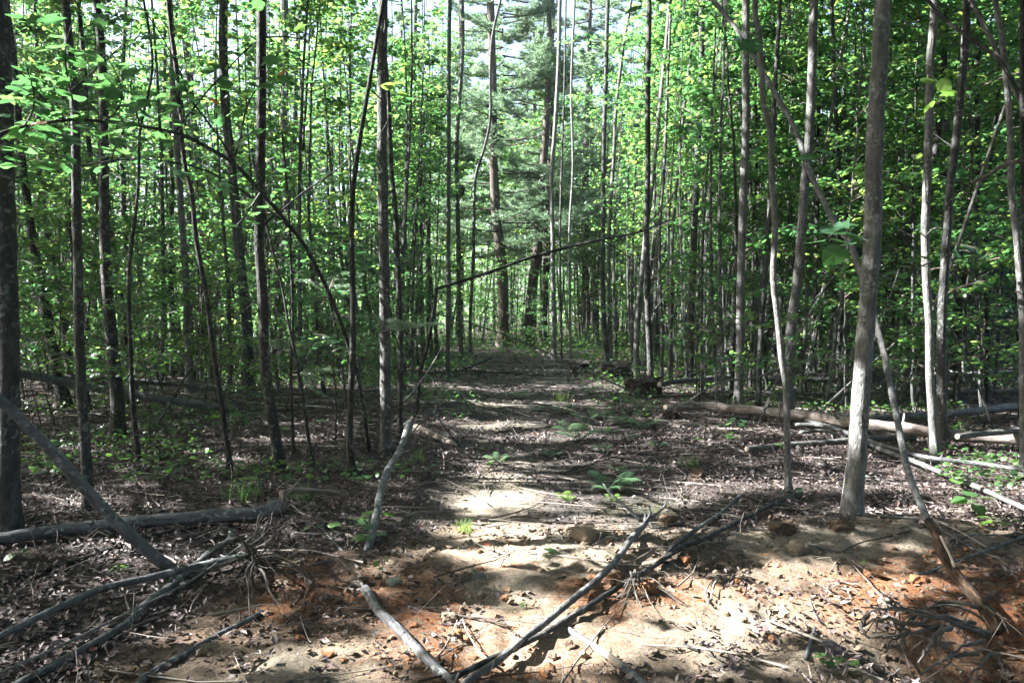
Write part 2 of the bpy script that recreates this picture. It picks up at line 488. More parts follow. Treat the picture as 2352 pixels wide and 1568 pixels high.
def soil_nodes(N, pos, dug, track, sand, orange, moss):
    fine = N.noise(pos, 46, 6, .7)
    med = N.noise(pos, 9, 6, .65)
    grit = N.noise(pos, 190, 3, .6)
    humus = N.ramp(fine, [(0.3, (0.020, 0.016, 0.014)), (0.5, (0.058, 0.047, 0.042)), (0.7, (0.12, 0.098, 0.088))])
    trackc = N.ramp(fine, [(0.3, (0.028, 0.025, 0.022)), (0.52, (0.062, 0.056, 0.050)), (0.72, (0.125, 0.113, 0.10))])
    tan = N.ramp(fine, [(0.28, (0.12, 0.098, 0.072)), (0.5, (0.245, 0.21, 0.158)), (0.72, (0.37, 0.33, 0.255))])
    clay = N.ramp(fine, [(0.28, (0.060, 0.025, 0.011)), (0.5, (0.165, 0.068, 0.028)), (0.72, (0.29, 0.145, 0.072))])
    brown = N.ramp(fine, [(0.28, (0.030, 0.021, 0.014)), (0.5, (0.078, 0.055, 0.037)), (0.72, (0.165, 0.122, 0.085))])
    c = N.mix(N.math('MULTIPLY', track, N.ramp(med, [(0.3, 0.35), (0.55, 1.0)])), humus, trackc)
    c = N.mix(dug, c, brown)
    c = N.mix(sand, c, tan)
    o2 = N.math('MULTIPLY', orange, N.ramp(med, [(0.35, 0.15), (0.55, 1.0)]))
    c = N.mix(o2, c, clay)
    c = N.mix(N.math('MULTIPLY', moss, N.ramp(fine, [(0.45, 0.0), (0.6, 1.0)])), c, (0.10, 0.13, 0.025))
    c = N.mix(N.ramp(grit, [(0.56, 0.0), (0.66, 0.55)]), c, N.mix(0.5, c, (0.03, 0.02, 0.014)))
    return c, fine, med, grit

def ground_material():
    N = NT('forest_soil')
    geo = N.n('ShaderNodeNewGeometry'); pos = geo.outputs['Position']
    c, fine, med, grit = soil_nodes(N, pos, N.attr('dug'), N.attr('track'), N.attr('sand'), N.attr('orange'), N.attr('moss'))
    far = N.attr('meadow')
    gr = N.ramp(N.noise(pos, 3, 5, .7), [(0.3, (0.06, 0.12, 0.03)), (0.7, (0.16, 0.22, 0.07))])
    c = N.mix(far, c, gr)
    nr = N.bump(med, .6, .05)
    nr = N.bump(fine, .8, .025, nr)
    nr = N.bump(grit, .5, .008, nr)
    return N.done(N.surf(c, .92, nr, .2))
M['ground'] = ground_material()

def clod_material():
    N = NT('soil_clod'); v = N.attr('var')
    geo = N.n('ShaderNodeNewGeometry'); f = N.noise(geo.outputs['Position'], 70, 5, .7)
    c = N.ramp(v, [(0, (0.07, 0.045, 0.028)), (0.3, (0.13, 0.095, 0.065)), (0.6, (0.25, 0.20, 0.145)), (0.8, (0.20, 0.095, 0.045)), (1, (0.30, 0.13, 0.055))])
    c = N.mix(N.ramp(f, [(0.4, 0.0), (0.65, 0.6)]), c, N.mix(0.6, c, (0.04, 0.03, 0.02)))
    return N.done(N.surf(c, .9, N.bump(f, .7, .01), .2))
M['clod'] = clod_material()
def plain(name, col, rough=.7):
    N = NT(name); geo = N.n('ShaderNodeNewGeometry'); f = N.noise(geo.outputs['Position'], 50, 5, .6)
    c = N.mix(N.ramp(f, [(0.35, 0.0), (0.7, 0.5)]), col, tuple(x * .45 for x in col))
    return N.done(N.surf(c, rough, N.bump(f, .4, .01), .3))
M['stone'] = plain('grey_stone', (0.25, 0.26, 0.2))
M['root_earth'] = plain('root_earth', (0.050, 0.040, 0.034), .95)
M['red_leaf'] = plain('red_leaf', (0.35, 0.03, 0.015), .5)
M['gravel_road'] = plain('pale_road', (0.42, 0.44, 0.47))

# ------------------------------------------------------------------ ground
def axis_coords(lo, hi, step, grow, end_lo, end_hi, grow_lo=None):
    a = list(np.arange(lo, hi, step)); s = step
    while a[-1] < end_hi:
        s *= grow; a.append(a[-1] + s)
    b = []; s = step; x = lo
    while x > end_lo:
        s *= (grow_lo or grow); x -= s; b.append(x)
    return np.array(b[::-1] + a)

gx = axis_coords(-3.4, 3.6, 0.035, 1.075, -420, 420)
gy = axis_coords(2.3, 8.0, 0.035, 1.028, -420, 420, 1.25)
X, Y = np.meshgrid(gx, gy)
dug, track, sand, orange, moss = masks(X, Y)
Z = height(X, Y)
near = sstep(14, 6, Y) * sstep(9, 5, np.abs(X))
Z = Z + near * ((0.020 + 0.060 * dug) * (fbm(X * 7, Y * 7, 4, 31, .65) - 0.5) + 0.035 * dug * (1 - .6 * sand) * (vnoise(X * 13, Y * 13, 77) - .4))
Z = Z + 0.03 * (1 - near) * sstep(40, 10, Y) * (fbm(X * 3, Y * 3, 3, 41) - .5)
meadow = sstep(36, 40, Y + X * 0.25) * sstep(-6, -12, X) 
nx, ny = len(gx), len(gy)
i = (np.arange(ny - 1)[:, None] * nx + np.arange(nx - 1)[None, :]).ravel()
Q = np.stack([i, i + 1, i + nx + 1, i + nx], 1)
gme = new_mesh('ground', np.stack([X, Y, Z], 2), Q, None,
               {'dug': dug.ravel(), 'track': track.ravel(), 'sand': sand.ravel(), 'orange': orange.ravel(), 'moss': moss.ravel(), 'meadow': meadow.ravel()},
               True, [M['ground']])
tag(link('ground', gme), kind='structure')

# ------------------------------------------------------------------ where the sun reaches through the canopy
SPOTS = [(1080,1215,.14),(1190,1212,.18),(1290,1215,.2),(1370,1200,.16),(1120,1268,.11),(1210,1275,.12),
 (1120,1150,.2),(1190,1135,.16),(1270,1165,.12),(1130,1062,.22),(1200,1070,.14),(1370,1150,.14),
 (1165,1445,.17),(1260,1465,.17),(1350,1490,.12),(1230,1400,.10),
 (1610,1380,.16),(1720,1430,.18),(1640,1450,.12),(1900,1390,.14),(1330,1260,.13),(1990,1350,.12),(1690,1365,.24),(1780,1400,.24),(1860,1350,.2),(1960,1368,.13),(2080,1345,.1),(1790,1310,.12),(1640,1410,.12),
 (1560,1335,.14),(1450,1285,.14),(1500,1220,.14),(1420,1440,.1),(1560,1480,.1),
 (1650,1115,.25),(1560,1150,.2),(1900,1110,.25),(2100,1110,.3),(2250,1180,.3),(2320,1130,.35),(2190,1090,.3),(2040,1180,.14),(2300,1060,.3),
 (170,1150,.12),(250,1252,.1),(225,1160,.12),(560,1060,.14),(700,1010,.18),(420,1290,.08),
 (1150,930,.28),(1180,972,.22),(1230,1012,.2),(1110,1092,.14),(1190,1102,.14),(1300,1000,.2),(1340,1060,.16),(1100,980,.2),(1220,890,.4),(1130,885,.35),(1450,890,.45),(1500,893,.4),(1330,925,.3),(1700,900,.4),(1050,850,.4)]
TRUNK_SPOTS = [(2000,570,5.8,.10),(1996,630,5.8,.13),(1993,690,5.8,.13),(1990,750,5.8,.12),(1985,810,5.8,.05),(1962,1060,5.8,.12),(1956,1130,5.8,.12),
 (1852,360,11.6,.2),(1845,450,11.6,.2),(1838,560,11.6,.2),(1832,640,11.6,.2),(1822,720,11.6,.2),(1816,800,11.6,.2),(1814,880,11.6,.2),
 (2128,460,8.1,.12),(2127,550,8.1,.15),(2128,640,8.1,.15),(2134,730,8.1,.15),(2136,820,8.1,.15),(2140,910,8.1,.15),
 (1776,590,6.4,.09),(1780,660,6.4,.09),(1787,740,6.4,.09),(1797,830,6.4,.08),(2166,650,8.4,.15),(2163,720,8.4,.12),
 (1700,945,9.6,.12),(1850,958,9.4,.2),(2100,988,9.0,.2),(2250,1000,8.8,.25),(1900,1015,8.6,.2),(2000,300,5.8,.06),(2345,600,7,.15),
 (881,300,8.3,.1),(1930,545,4.9,.16),(2155,210,6.6,.15),(2225,580,7.0,.15),(900,240,7.9,.15),(820,190,8,.15),(1180,420,30,1.3),(1120,480,29,1.2),(1300,440,30,1.2),(1040,300,29,1.2),(1250,250,30,1.2),(1400,380,29,1.0),(884,900,8.3,.1)]
_T = []; _Rr = []
for u, v, r in SPOTS:
    _T.append(ground_hit(u, v)); _Rr.append(r)
for u, v, yy, r in TRUNK_SPOTS:
    _T.append(at_depth(u, v, yy)); _Rr.append(r)
_T = np.array(_T); _Rr = np.array(_Rr)

def shaded(P, k=1.15, m=.07):
    """True for the leaves that stand clear of every shaft of sun"""
    keep = ~((np.abs(P[:, 0] - .5) < 2.1) & (P[:, 1] > 5.0) & (P[:, 2] > 4.0))
    for t0, r in zip(_T, _Rr):
        d = P - t0; t = d @ SUN
        perp = np.linalg.norm(d - t[:, None] * SUN, axis=1)
        keep &= ~((t > 0.25) & (perp < r * k + m))
    return keep

# ------------------------------------------------------------------ crowns
def crown_soup(axis, z0, z1, rmax, nb, nl, size, kind='broad', carve=False, twig=0.016, flat=0.045, zpow=0.8, mats=(0, 1), clip=None, S=None):
    S = S or Soup()
    P_all = []; sz = []
    for b in range(nb):
        f = R.random() ** zpow
        zz = z0 + (z1 - z0) * f
        base = np.array([np.interp(zz, axis[:, 2], axis[:, 0]), np.interp(zz, axis[:, 2], axis[:, 1]), zz])
        az = R.uniform(0, 2 * math.pi)
        L = rmax * (1 - 0.65 * f) * R.uniform(.45, 1.15) + .25
        d = np.array([math.cos(az), math.sin(az), 0]); side = np.array([-d[1], d[0], 0])
        el = R.uniform(.15, .75)
        bend = R.normal(0, .18)
        t = np.linspace(0, 1, 6)[:, None]
        C = base + d * (L * t) + side * (bend * L * t * t) + np.array([0, 0, 1]) * (L * el * (t - .45 * t * t))
        if clip is None or (C[-1][2] > clip):
            tube(S, C, np.linspace(twig * (.6 + L * .35), .0025, 6), 3, 0, False, mats[0], .3)
        n = max(4, int(nl * R.uniform(.6, 1.4)))
        tt = R.uniform(.22, 1.08, n) ** .8
        Pp = np.stack([np.interp(tt, t[:, 0], C[:, k]) for k in range(3)], 1)
        w = (.08 + .34 * L * (1 - np.abs(tt - .55)) ) 
        Pp += side * (R.uniform(-1, 1, n) * w)[:, None] + d * R.normal(0, .06, n)[:, None]
        Pp[:, 2] += R.normal(0, flat, n) - .02
        P_all.append(Pp); sz.append(size * R.uniform(.65, 1.25, n))
    P = np.concatenate(P_all); sz = np.concatenate(sz)
    if clip is not None:
        k = P[:, 2] > clip + .05; P = P[k]; sz = sz[k]
    if carve:
        k = shaded(P); P = P[k]; sz = sz[k]
    V, T, va = leaf_soup(P, sz, kind, .34)
    S.add(V, None, T, None, va, mats[1])
    return S

# ------------------------------------------------------------------ traced trees
TREES = []
def frame_top(Y):
    return CAM_H + Y * (708 / FPX)

def traced(pts, w, label, bark='bark_grey', Y=None, H=None, name='young_tree', cat='tree', crown=True, lean=0.15, group=None, rmax=1.6, stubs=2, flare=1.5, crownz=None, straight=.5):
    w0, w1 = w
    b = ground_hit(*pts[0]) if Y is None else at_depth(pts[0][0], pts[0][1], Y)
    n = len(pts)
    if Y is None or not isinstance(Y, (list, tuple)):
        y0 = b[1]; ys = y0 + np.linspace(0, R.uniform(-lean, lean) * y0 * .15, n)
    P = np.array([at_depth(u, v, yy) for (u, v), yy in zip(pts, ys)])
    gz = float(height(P[0][0], P[0][1]))
    P[0][2] = min(P[0][2], gz)
    rad = np.linspace(w0, w1, n) * ys / FPX / 2
    H = H or R.uniform(9, 13)
    d = P[-1] - P[-2]; d /= np.linalg.norm(d); d = d * straight + np.array([0, 0, 1]) * (1 - straight) + np.array([R.normal(0, .04), R.normal(0, .04), 0])
    d /= np.linalg.norm(d)
    ext = []; p = P[-1].copy(); rr = []
    zt = P[-1][2]
    m = max(2, int((H - zt) / 1.0))
    if H > zt + .3:
        for k in range(1, m + 1):
            p = p + d * (H - zt) / m + np.array([R.normal(0, .05), R.normal(0, .05), 0])
            ext.append(p.copy()); rr.append(max(.012, rad[-1] * (1 - k / (m + .3))))
        P = np.vstack([P, ext]); rad = np.concatenate([rad, rr])
    else:
        H = zt
    base = np.array([P[0][0], P[0][1], gz])
    A = np.column_stack([P, rad])
    sp = .05 if y0 < 7 else (.10 if y0 < 13 else .25)
    L = np.linalg.norm(np.diff(P, axis=0), axis=1).sum()
    A = resample(A, int(min(160, max(12, L / sp if y0 < 13 else L / .25))))
    zz = A[:, 2] - gz
    A[:, 3] *= 1 + (flare - 1) * np.exp(-np.clip(zz, 0, 9) / (.10 + A[0, 3]))
    A = np.vstack([A[0] - np.array([0, 0, .12, -.01]), A])
    # small crooks
    jit = .03 * A[:, 3]
    A[:, 0] += jit * R.normal(0, 1, len(A)); A[:, 1] += jit * R.normal(0, 1, len(A))
    A[:, :2] = A[:, :2]
    S = Soup()
    tube(S, A[:, :3], A[:, 3], 14 if y0 < 9 else (9 if y0 < 16 else 7), .05, True, knots=int(R.integers(3, 8)) if y0 < 14 else 0)
    for k in range(stubs):                                   # dead twigs and branch stubs on the stem
        q = A[int(R.uniform(.1, .9) * len(A))]
        az = R.uniform(0, 2 * math.pi); l = R.uniform(.1, .9); el = R.uniform(.2, 1.1)
        e = np.array([math.cos(az), math.sin(az), el]) * l
        C = np.array([q[:3], q[:3] + e * .5 + [0, 0, .02], q[:3] + e + R.normal(0, .05, 3)])
        tube(S, resample(C, 6), np.linspace(max(.004, q[3] * .22), .002, 6), 4, .1, False)
    root = thing(name, label, cat, tuple(base), group)
    link('trunk', S.mesh(name + '_trunk', [M[bark]], True, base), root)
    TREES.append((root, A, base, y0))
    if crown and H > zt - 1e-3:
        zc = crownz if crownz is not None else frame_top(y0) + .15
        if y0 < 14:
            z0 = max(4.2, zc) if crownz is None else zc
            if H > z0 + 1.5:
                ax = A[1:, :3]; o = np.argsort(ax[:, 2]); ax = ax[o]
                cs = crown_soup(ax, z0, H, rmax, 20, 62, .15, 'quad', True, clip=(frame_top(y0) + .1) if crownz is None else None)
                link('crown', cs.mesh('crown', [M['twig'], M['leaf_shade']], False, base), root)
    return root

GREY, PALE, DARK, PINE = 'bark_grey', 'bark_pale', 'bark_dark', 'bark_pine'
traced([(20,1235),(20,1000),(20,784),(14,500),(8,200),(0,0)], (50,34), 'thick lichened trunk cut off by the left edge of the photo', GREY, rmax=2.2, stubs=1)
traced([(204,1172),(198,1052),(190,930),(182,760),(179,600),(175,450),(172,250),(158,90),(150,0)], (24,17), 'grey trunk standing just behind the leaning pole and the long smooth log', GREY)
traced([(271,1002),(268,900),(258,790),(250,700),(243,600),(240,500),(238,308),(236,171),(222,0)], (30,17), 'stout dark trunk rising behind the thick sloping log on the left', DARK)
traced([(300,905),(295,840),(289,778),(273,642),(253,533),(222,444),(202,308),(195,171),(181,10)], (14,10), 'thin dark stem crossing beside the stout dark trunk on the left', DARK, stubs=4)
traced([(149,935),(140,890),(120,800),(99,676),(79,573),(65,480),(48,342),(32,137),(17,17)], (28,12), 'dark trunk leaning left behind the upper end of the sloping log', DARK)
traced([(162,882),(152,779),(137,676),(113,556),(96,430),(88,300),(84,120),(80,0)], (15,8), 'slim dark stem leaning left beside the bright gap in the leaves', DARK)
traced([(325,850),(321,812),(304,676),(290,573),(282,420),(280,250),(285,100),(290,0)], (16,8), 'brownish straight sapling behind the far log on the left', DARK)
traced([(319,1063),(308,960),(303,880),(300,800),(296,640),(303,560),(318,430),(322,300)], (12,6), 'short crooked sapling in front of the sloping log', DARK, H=4.5, crown=False, stubs=5)
traced([(381,860),(379,709),(376,573),(372,400),(378,200),(380,0)], (12,7), 'thin stem left of the pale gap with the light road behind', GREY)
traced([(398,868),(395,738),(391,600),(396,420),(392,300),(398,100)], (14,8), 'dark straight stem before the pale gap on the left', DARK)
traced([(437,902),(436,880),(432,778),(427,642),(420,533),(411,400),(404,300),(400,240),(393,51),(389,0)], (18,12), 'pale lichened young trunk between two darker stems left of centre', PALE)
traced([(529,1082),(523,1029),(506,909),(492,823),(475,687),(451,550),(440,440),(427,393),(415,290),(410,205),(386,0)], (12,9), 'long dark sapling bowed to the left, passing in front of the far log', DARK, stubs=6)
traced([(478,828),(475,700),(470,560),(456,400),(440,250),(430,100),(425,0)], (28,14), 'broad reddish brown trunk with flared foot far back on the left', PINE, flare=1.6)
traced([(571,900),(571,800),(566,720),(560,670),(547,550),(541,470),(528,342),(520,273),(513,137),(514,17),(514,0)], (24,20), 'even grey trunk with white spots behind the end of the far log', GREY)
traced([(644,1078),(632,994),(615,892),(607,806),(603,670),(596,567),(598,410),(600,205),(600,0)], (24,21), 'straight dark trunk nearest the middle of the left half', DARK, stubs=3)
traced([(632,845),(640,720),(649,584),(660,513),(656,376),(653,240),(654,120),(652,0)], (21,18), 'pale ribbed trunk half hidden behind the dark trunk left of centre', PALE)
traced([(682,815),(673,670),(667,550),(672,420),(678,280),(680,140),(690,0)], (14,10), 'grey stem between pale ribbed trunk and leaning arch', GREY)
traced([(719,1068),(708,1000),(697,926),(680,823),(662,740),(648,660)], (9,5), 'thin dead whip leaning left under the arched sapling', DARK, H=3.0, crown=False, stubs=5)
traced([(674,1048),(671,960),(668,840),(672,760),(670,640)], (8,5), 'thin straight whip close right of the straight dark trunk', DARK, H=3.2, crown=False, stubs=4)
traced([(812,1092),(804,1043),(804,943),(809,840),(811,738),(810,636),(808,533),(812,430),(830,300),(850,180),(870,60),(880,0)], (17,8), 'dark crooked sapling that the arched stem crosses at its foot', DARK, stubs=7)
traced([(886,1040),(885,875),(885,772),(883,670),(881,533),(879,400),(877,239),(878,120),(880,0)], (25,22), 'tall straight tree left of the path with light patches on its bark', GREY, rmax=2.0, stubs=3)
traced([(919,1012),(920,875),(919,772),(915,636),(910,513),(898,376),(893,239),(886,154),(874,0)], (13,10), 'dark slim stem crossing in front of the tall straight tree by the path', DARK, stubs=4)
traced([(970,805),(966,720),(961,636),(955,533),(948,380),(950,200),(955,0)], (15,9), 'dark stem behind the foot of the broken pole', DARK)
traced([(1028,866),(1029,780),(1030,704),(1030,533),(1031,342),(1031,171),(1033,0)], (10.5,9), 'slim pale stem at the left side of the far path', PALE)
traced([(1064,838),(1057,772),(1054,670),(1052,533),(1050,440),(1049,342),(1054,239),(1062,120),(1061,0)], (11,9.5), 'slim grey stem with a slight bend left of the large pine', GREY)
traced([(1081,822),(1080,738),(1085,636),(1088,533),(1092,410),(1112,342),(1126,273),(1126,171),(1131,85),(1150,0)], (8,6), 'slender stem curving right and forking before the large pine', GREY, stubs=6)
traced([(1272,826),(1272,772),(1271,670),(1269,533),(1267,410),(1276,273),(1283,137),(1286,0)], (11,9), 'light grey slim trunk right of the pines, at the end of the path', PALE)
traced([(1290,832),(1289,760),(1288,700),(1286,560),(1290,380),(1296,200),(1300,0)], (6,4), 'thread-thin stem beside the light grey slim trunk', GREY)
traced([(1310,822),(1309,700),(1308,533),(1316,380),(1312,200),(1320,0)], (6.5,5), 'thin sunlit stem behind the uprooted stump', PALE)
traced([(1394,845),(1390,772),(1384,670),(1385,533),(1387,342),(1392,171),(1396,0)], (12,9), 'left one of two close stems behind the brush pile', GREY)
traced([(1404,845),(1401,760),(1399,704),(1399,533),(1409,376),(1416,239),(1433,103),(1450,0)], (10,7), 'right one of two close stems behind the brush pile, curving right', PALE)
traced([(1461,862),(1464,738),(1478,601),(1487,500),(1500,400),(1515,250),(1530,100),(1540,0)], (14,8), 'grey trunk leaning right out of the brush pile', PALE, stubs=3)
traced([(1495,892),(1492,800),(1488,704),(1485,533),(1488,376),(1488,205),(1491,34),(1491,0)], (14.5,11), 'upright trunk standing in the brown root mound', GREY)
traced([(1519,878),(1521,772),(1517,670),(1515,533),(1526,380),(1534,180),(1540,0)], (8,6), 'thin stem just right of the root mound', GREY)
traced([(1536,872),(1541,760),(1545,533),(1566,300),(1590,100),(1606,0)], (9,6), 'thin stem leaning right behind the peeled log end', GREY)
traced([(1586,880),(1585,870),(1588,704),(1594,533),(1599,444),(1604,308),(1612,171),(1612,0)], (18,12), 'grey trunk with white fleck behind the left end of the furrowed log', GREY)
traced([(1626,824),(1628,670),(1630,533),(1638,400),(1647,273),(1664,68),(1668,0)], (11,8), 'far grey stem leaning gently right in the thicket', GREY)
traced([(1660,816),(1664,670),(1671,533),(1678,300),(1684,68),(1688,0)], (9,7), 'far thin stem left of the smooth pale trunk', GREY)
traced([(1696,934),(1700,806),(1701,670),(1705,533),(1708,444),(1713,308),(1713,137),(1712,0)], (20,16), 'smooth pale trunk rising behind the furrowed log', PALE, stubs=2)
traced([(1723,896),(1727,760),(1731,560),(1738,330),(1733,100),(1732,0)], (8,5), 'dark thin sapling right of the smooth pale trunk', DARK, stubs=4)
traced([(1742,938),(1746,806),(1754,670),(1765,533),(1771,400),(1780,200),(1792,0)], (14,9), 'brown stem leaning right behind the snaking thin tree', GREY)
traced([(1812,1138),(1809,1066),(1807,943),(1804,875),(1795,823),(1787,738),(1776,636),(1780,533),(1773,410),(1770,308),(1754,239),(1749,154),(1742,68),(1734,0)], (15,13), 'thin snaking tree in front of the logs, its foot near the pole tip', PALE, H=8, rmax=1.2, stubs=3)
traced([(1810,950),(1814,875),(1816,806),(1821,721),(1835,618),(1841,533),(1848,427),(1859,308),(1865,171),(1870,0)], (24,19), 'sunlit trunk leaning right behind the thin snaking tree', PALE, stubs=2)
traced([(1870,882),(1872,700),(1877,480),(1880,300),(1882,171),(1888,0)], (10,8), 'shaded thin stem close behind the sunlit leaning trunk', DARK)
traced([(1923,896),(1927,806),(1934,704),(1930,601),(1928,444),(1922,308),(1915,137),(1910,0)], (13,9), 'half sunlit straight stem left of the big smooth trunk', GREY)
traced([(1838,905),(1850,760),(1856,600),(1862,513),(1876,427),(1896,342),(1913,239),(1927,154),(1954,0)], (9,7), 'light whip-like stem slanting right between two larger trunks', PALE, straight=.9)
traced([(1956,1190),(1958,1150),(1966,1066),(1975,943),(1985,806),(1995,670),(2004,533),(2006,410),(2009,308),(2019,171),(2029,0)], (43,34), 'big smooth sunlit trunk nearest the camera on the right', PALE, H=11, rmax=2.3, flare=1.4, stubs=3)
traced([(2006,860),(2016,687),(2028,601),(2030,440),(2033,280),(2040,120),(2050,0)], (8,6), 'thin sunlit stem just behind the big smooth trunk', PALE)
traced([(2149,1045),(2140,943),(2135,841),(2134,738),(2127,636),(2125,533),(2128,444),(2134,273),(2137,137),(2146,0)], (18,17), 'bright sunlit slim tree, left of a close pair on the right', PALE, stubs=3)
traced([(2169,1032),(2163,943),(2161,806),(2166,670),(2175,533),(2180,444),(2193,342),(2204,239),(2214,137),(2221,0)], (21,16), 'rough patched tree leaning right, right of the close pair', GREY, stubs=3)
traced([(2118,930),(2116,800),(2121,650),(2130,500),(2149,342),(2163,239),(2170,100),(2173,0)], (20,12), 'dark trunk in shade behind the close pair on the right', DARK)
traced([(2196,930),(2204,704),(2217,636),(2238,550),(2246,400),(2244,200),(2250,0)], (15,9), 'brown stem bent to the right beyond the close pair', DARK)
traced([(2352,1100),(2350,900),(2349,755),(2342,636),(2334,533),(2323,444),(2320,308),(2313,205),(2299,68),(2286,0)], (17,12), 'light grey tree bowing left along the right edge of the photo', PALE)
traced([(2378,1150),(2365,900),(2356,600),(2350,300),(2349,0)], (16,12), 'dark trunk cut off by the right edge of the photo', DARK)
traced([(2264,925),(2268,760),(2262,600),(2272,420),(2290,250),(2300,100)], (11,7), 'thin dark stem in the shade near the right edge', DARK)

# three white pines behind the end of the path
def needle_tufts(S, P, size, mat):
    n = len(P); k = 15
    d = R.normal(0, 1, (n, k, 3)); d[..., 2] = np.abs(d[..., 2]) * .6
    d /= np.linalg.norm(d, axis=2)[..., None]
    L = size[:, None] * R.uniform(.6, 1.1, (n, k))
    s = np.cross(d, R.normal(0, 1, (n, k, 3))); s /= np.linalg.norm(s, axis=2)[..., None] + 1e-9
    w = np.minimum(.014, size[:, None, None] * .07)
    c = P[:, None, :] + d * .01
    V = np.stack([c - s * w, c + s * w, c + d * L[..., None]], 2).reshape(-1, 3)
    T = np.arange(len(V)).reshape(-1, 3)
    S.add(V, None, T, None, np.repeat(R.random(n), k * 3), mat)

def pine_crown(z0, z1, rmax, nb, ntuft):
    S = Soup()
    Ps = []
    for b in range(nb):
        f = (b + R.random()) / nb; zz = z0 + (z1 - z0) * f
        az = R.uniform(0, 2 * math.pi); L = rmax * (1 - .75 * f) * R.uniform(.6, 1.1)
        d = np.array([math.cos(az), math.sin(az), 0]); side = np.array([-d[1], d[0], 0])
        t = np.linspace(0, 1, 6)[:, None]
        C = np.array([0, 0, zz]) + d * (L * t) + np.array([0, 0, 1]) * (L * (.18 * t * t - .04 * t)) + side * (R.normal(0, .12) * L * t * t)
        tube(S, C, np.linspace(.035, .006, 6), 4, 0, False, 0, .2)
        n = int(ntuft * L / rmax) + 8
        tt = R.uniform(.25, 1.05, n)
        Pp = np.stack([np.interp(tt, t[:, 0], C[:, k]) for k in range(3)], 1)
        Pp += side * (R.uniform(-1, 1, n) * .34 * L * (1.1 - tt))[:, None]
        Pp[:, 2] += R.normal(0, .07, n) + .05
        Ps.append(Pp)
    P = np.concatenate(Ps)
    needle_tufts(S, P, R.uniform(.14, .26, len(P)), 1)
    return S.mesh('pine_crown', [M['bark_pine'], M['needle']])
PC = [pine_crown(3.2, 19, 4.2, 52, 150), pine_crown(4.2, 21, 3.8, 46, 150)]
pines = [([(1155,798),(1155,704),(1153,618),(1143,533),(1136,444),(1133,342),(1131,171),(1126,0)], (28,17), 'largest pine trunk straight ahead at the end of the path', 0),
         ([(1211,798),(1218,704),(1225,635),(1235,567),(1243,427),(1252,325),(1259,171),(1262,0)], (28,12), 'dark leaning pine trunk with flared foot right of the largest pine', 1),
         ([(1247,792),(1249,704),(1255,601),(1258,480),(1262,360),(1266,200),(1268,0)], (19,12), 'rearmost of three pine trunks straight ahead, beside the leaning one', 0)]
for pts, w, lab, k in pines:
    t = traced(pts, w, lab, PINE, name='pine_tree', crown=False, H=20, flare=1.5, lean=.02, stubs=5)
    c = link('crown', PC[k], t); c.rotation_euler = (0, 0, R.uniform(0, 6.28))

# ------------------------------------------------------------------ the arched sapling with big leaves in the upper left
BIG = []
def big_leaf_mesh(name, mat, seed):
    rr = np.random.default_rng(seed)
    # tulip-tree leaf: square tip with four lobes, folded along the midrib
    o = [(0, 0), (-.20, .02), (-.48, .18), (-.36, .38), (-.44, .72), (-.16, .80), (0, .74), (.16, .80), (.44, .72), (.36, .38), (.48, .18), (.20, .02)]
    if seed % 3 == 1:   # maple-like
        o = [(0, 0), (-.22, -.04), (-.52, .20), (-.30, .34), (-.50, .66), (-.16, .62), (0, .98), (.16, .62), (.50, .66), (.30, .34), (.52, .20), (.22, -.04)]
    if seed % 3 == 2:   # rounder
        o = [(0, 0), (-.24, .0), (-.44, .24), (-.46, .50), (-.30, .78), (-.12, .92), (0, 1.0), (.12, .92), (.30, .78), (.46, .50), (.44, .24), (.24, .0)]
    V = [(0, .05, 0), (0, .4, .01), (0, .68, -.01)]
    fold = rr.uniform(.05, .3); curl = rr.uniform(.02, .22)
    for x, y in o:
        V.append((x, y, fold * abs(x) - curl * y * y + rr.normal(0, .012) - .25 * abs(x) ** 2))
    V = np.array(V)
    n = len(o); T = []
    mid = [0, 0, 0, 1, 1, 2, 2, 2, 1, 1, 0, 0]
    for k in range(n):
        a, b = 3 + k, 3 + (k + 1) % n
        m0, m1 = mid[k], mid[(k + 1) % n]
        T.append((m0, b, a))
        if m0 != m1: T.append((m0, m1, b))
    # petiole
    S = Soup(); S.add(V, None, T, V, rr.random(), 0)
    tube(S, np.array([(0, -.55, .05), (0, -.25, .04), (0, .06, 0)]), .012, 3, 0, False, 0, .5)
    return S.mesh(name, [mat], False)
BIGM = [big_leaf_mesh('leaf', M['leaf_big'], s) for s in range(6)]
BIGY = [big_leaf_mesh('leaf', M['leaf_young'], s) for s in range(3)]
BIGB = [big_leaf_mesh('leaf', M['leaf_brown'], s) for s in (1, 2)]

def put_leaf(parent, p, size, base, kind=None, az=None, tilt=.35, droop=None):
    if parent.name.startswith('arched') and R.random() < .9 and not shaded(np.array([p]), .6, .02)[0]:
        return None
    me = random.choice(kind or BIGM)
    o = link('leaf', me, parent)
    o.location = tuple(np.asarray(p) - base)
    o.rotation_euler = (R.normal(-.15 if droop is None else droop, tilt), R.normal(0, tilt), R.uniform(0, 6.28) if az is None else az)
    o.scale = (size * R.uniform(.85, 1.15), size, size)
    return o

def path3(spec):
    return np.array([at_depth(u, v, y) for u, v, y in spec])

def stem(parent, name, spec, w, base, bark, sides=8, n=None, origin_rad=True):
    P = path3(spec)
    ys = np.array([s[2] for s in spec])
    rad = np.linspace(w[0], w[1], len(spec)) * ys / FPX / 2
    A = resample(np.column_stack([P, rad]), n or max(8, int(np.linalg.norm(np.diff(P, axis=0), axis=1).sum() / .06)))
    A[:, :3] += R.normal(0, .03, (len(A), 3)) * A[:, 3:4]
    S = Soup(); tube(S, A[:, :3], A[:, 3], sides, .06, True, knots=3)
    o = link(name, S.mesh(name, [M[bark]], True, base), parent)
    return o, A

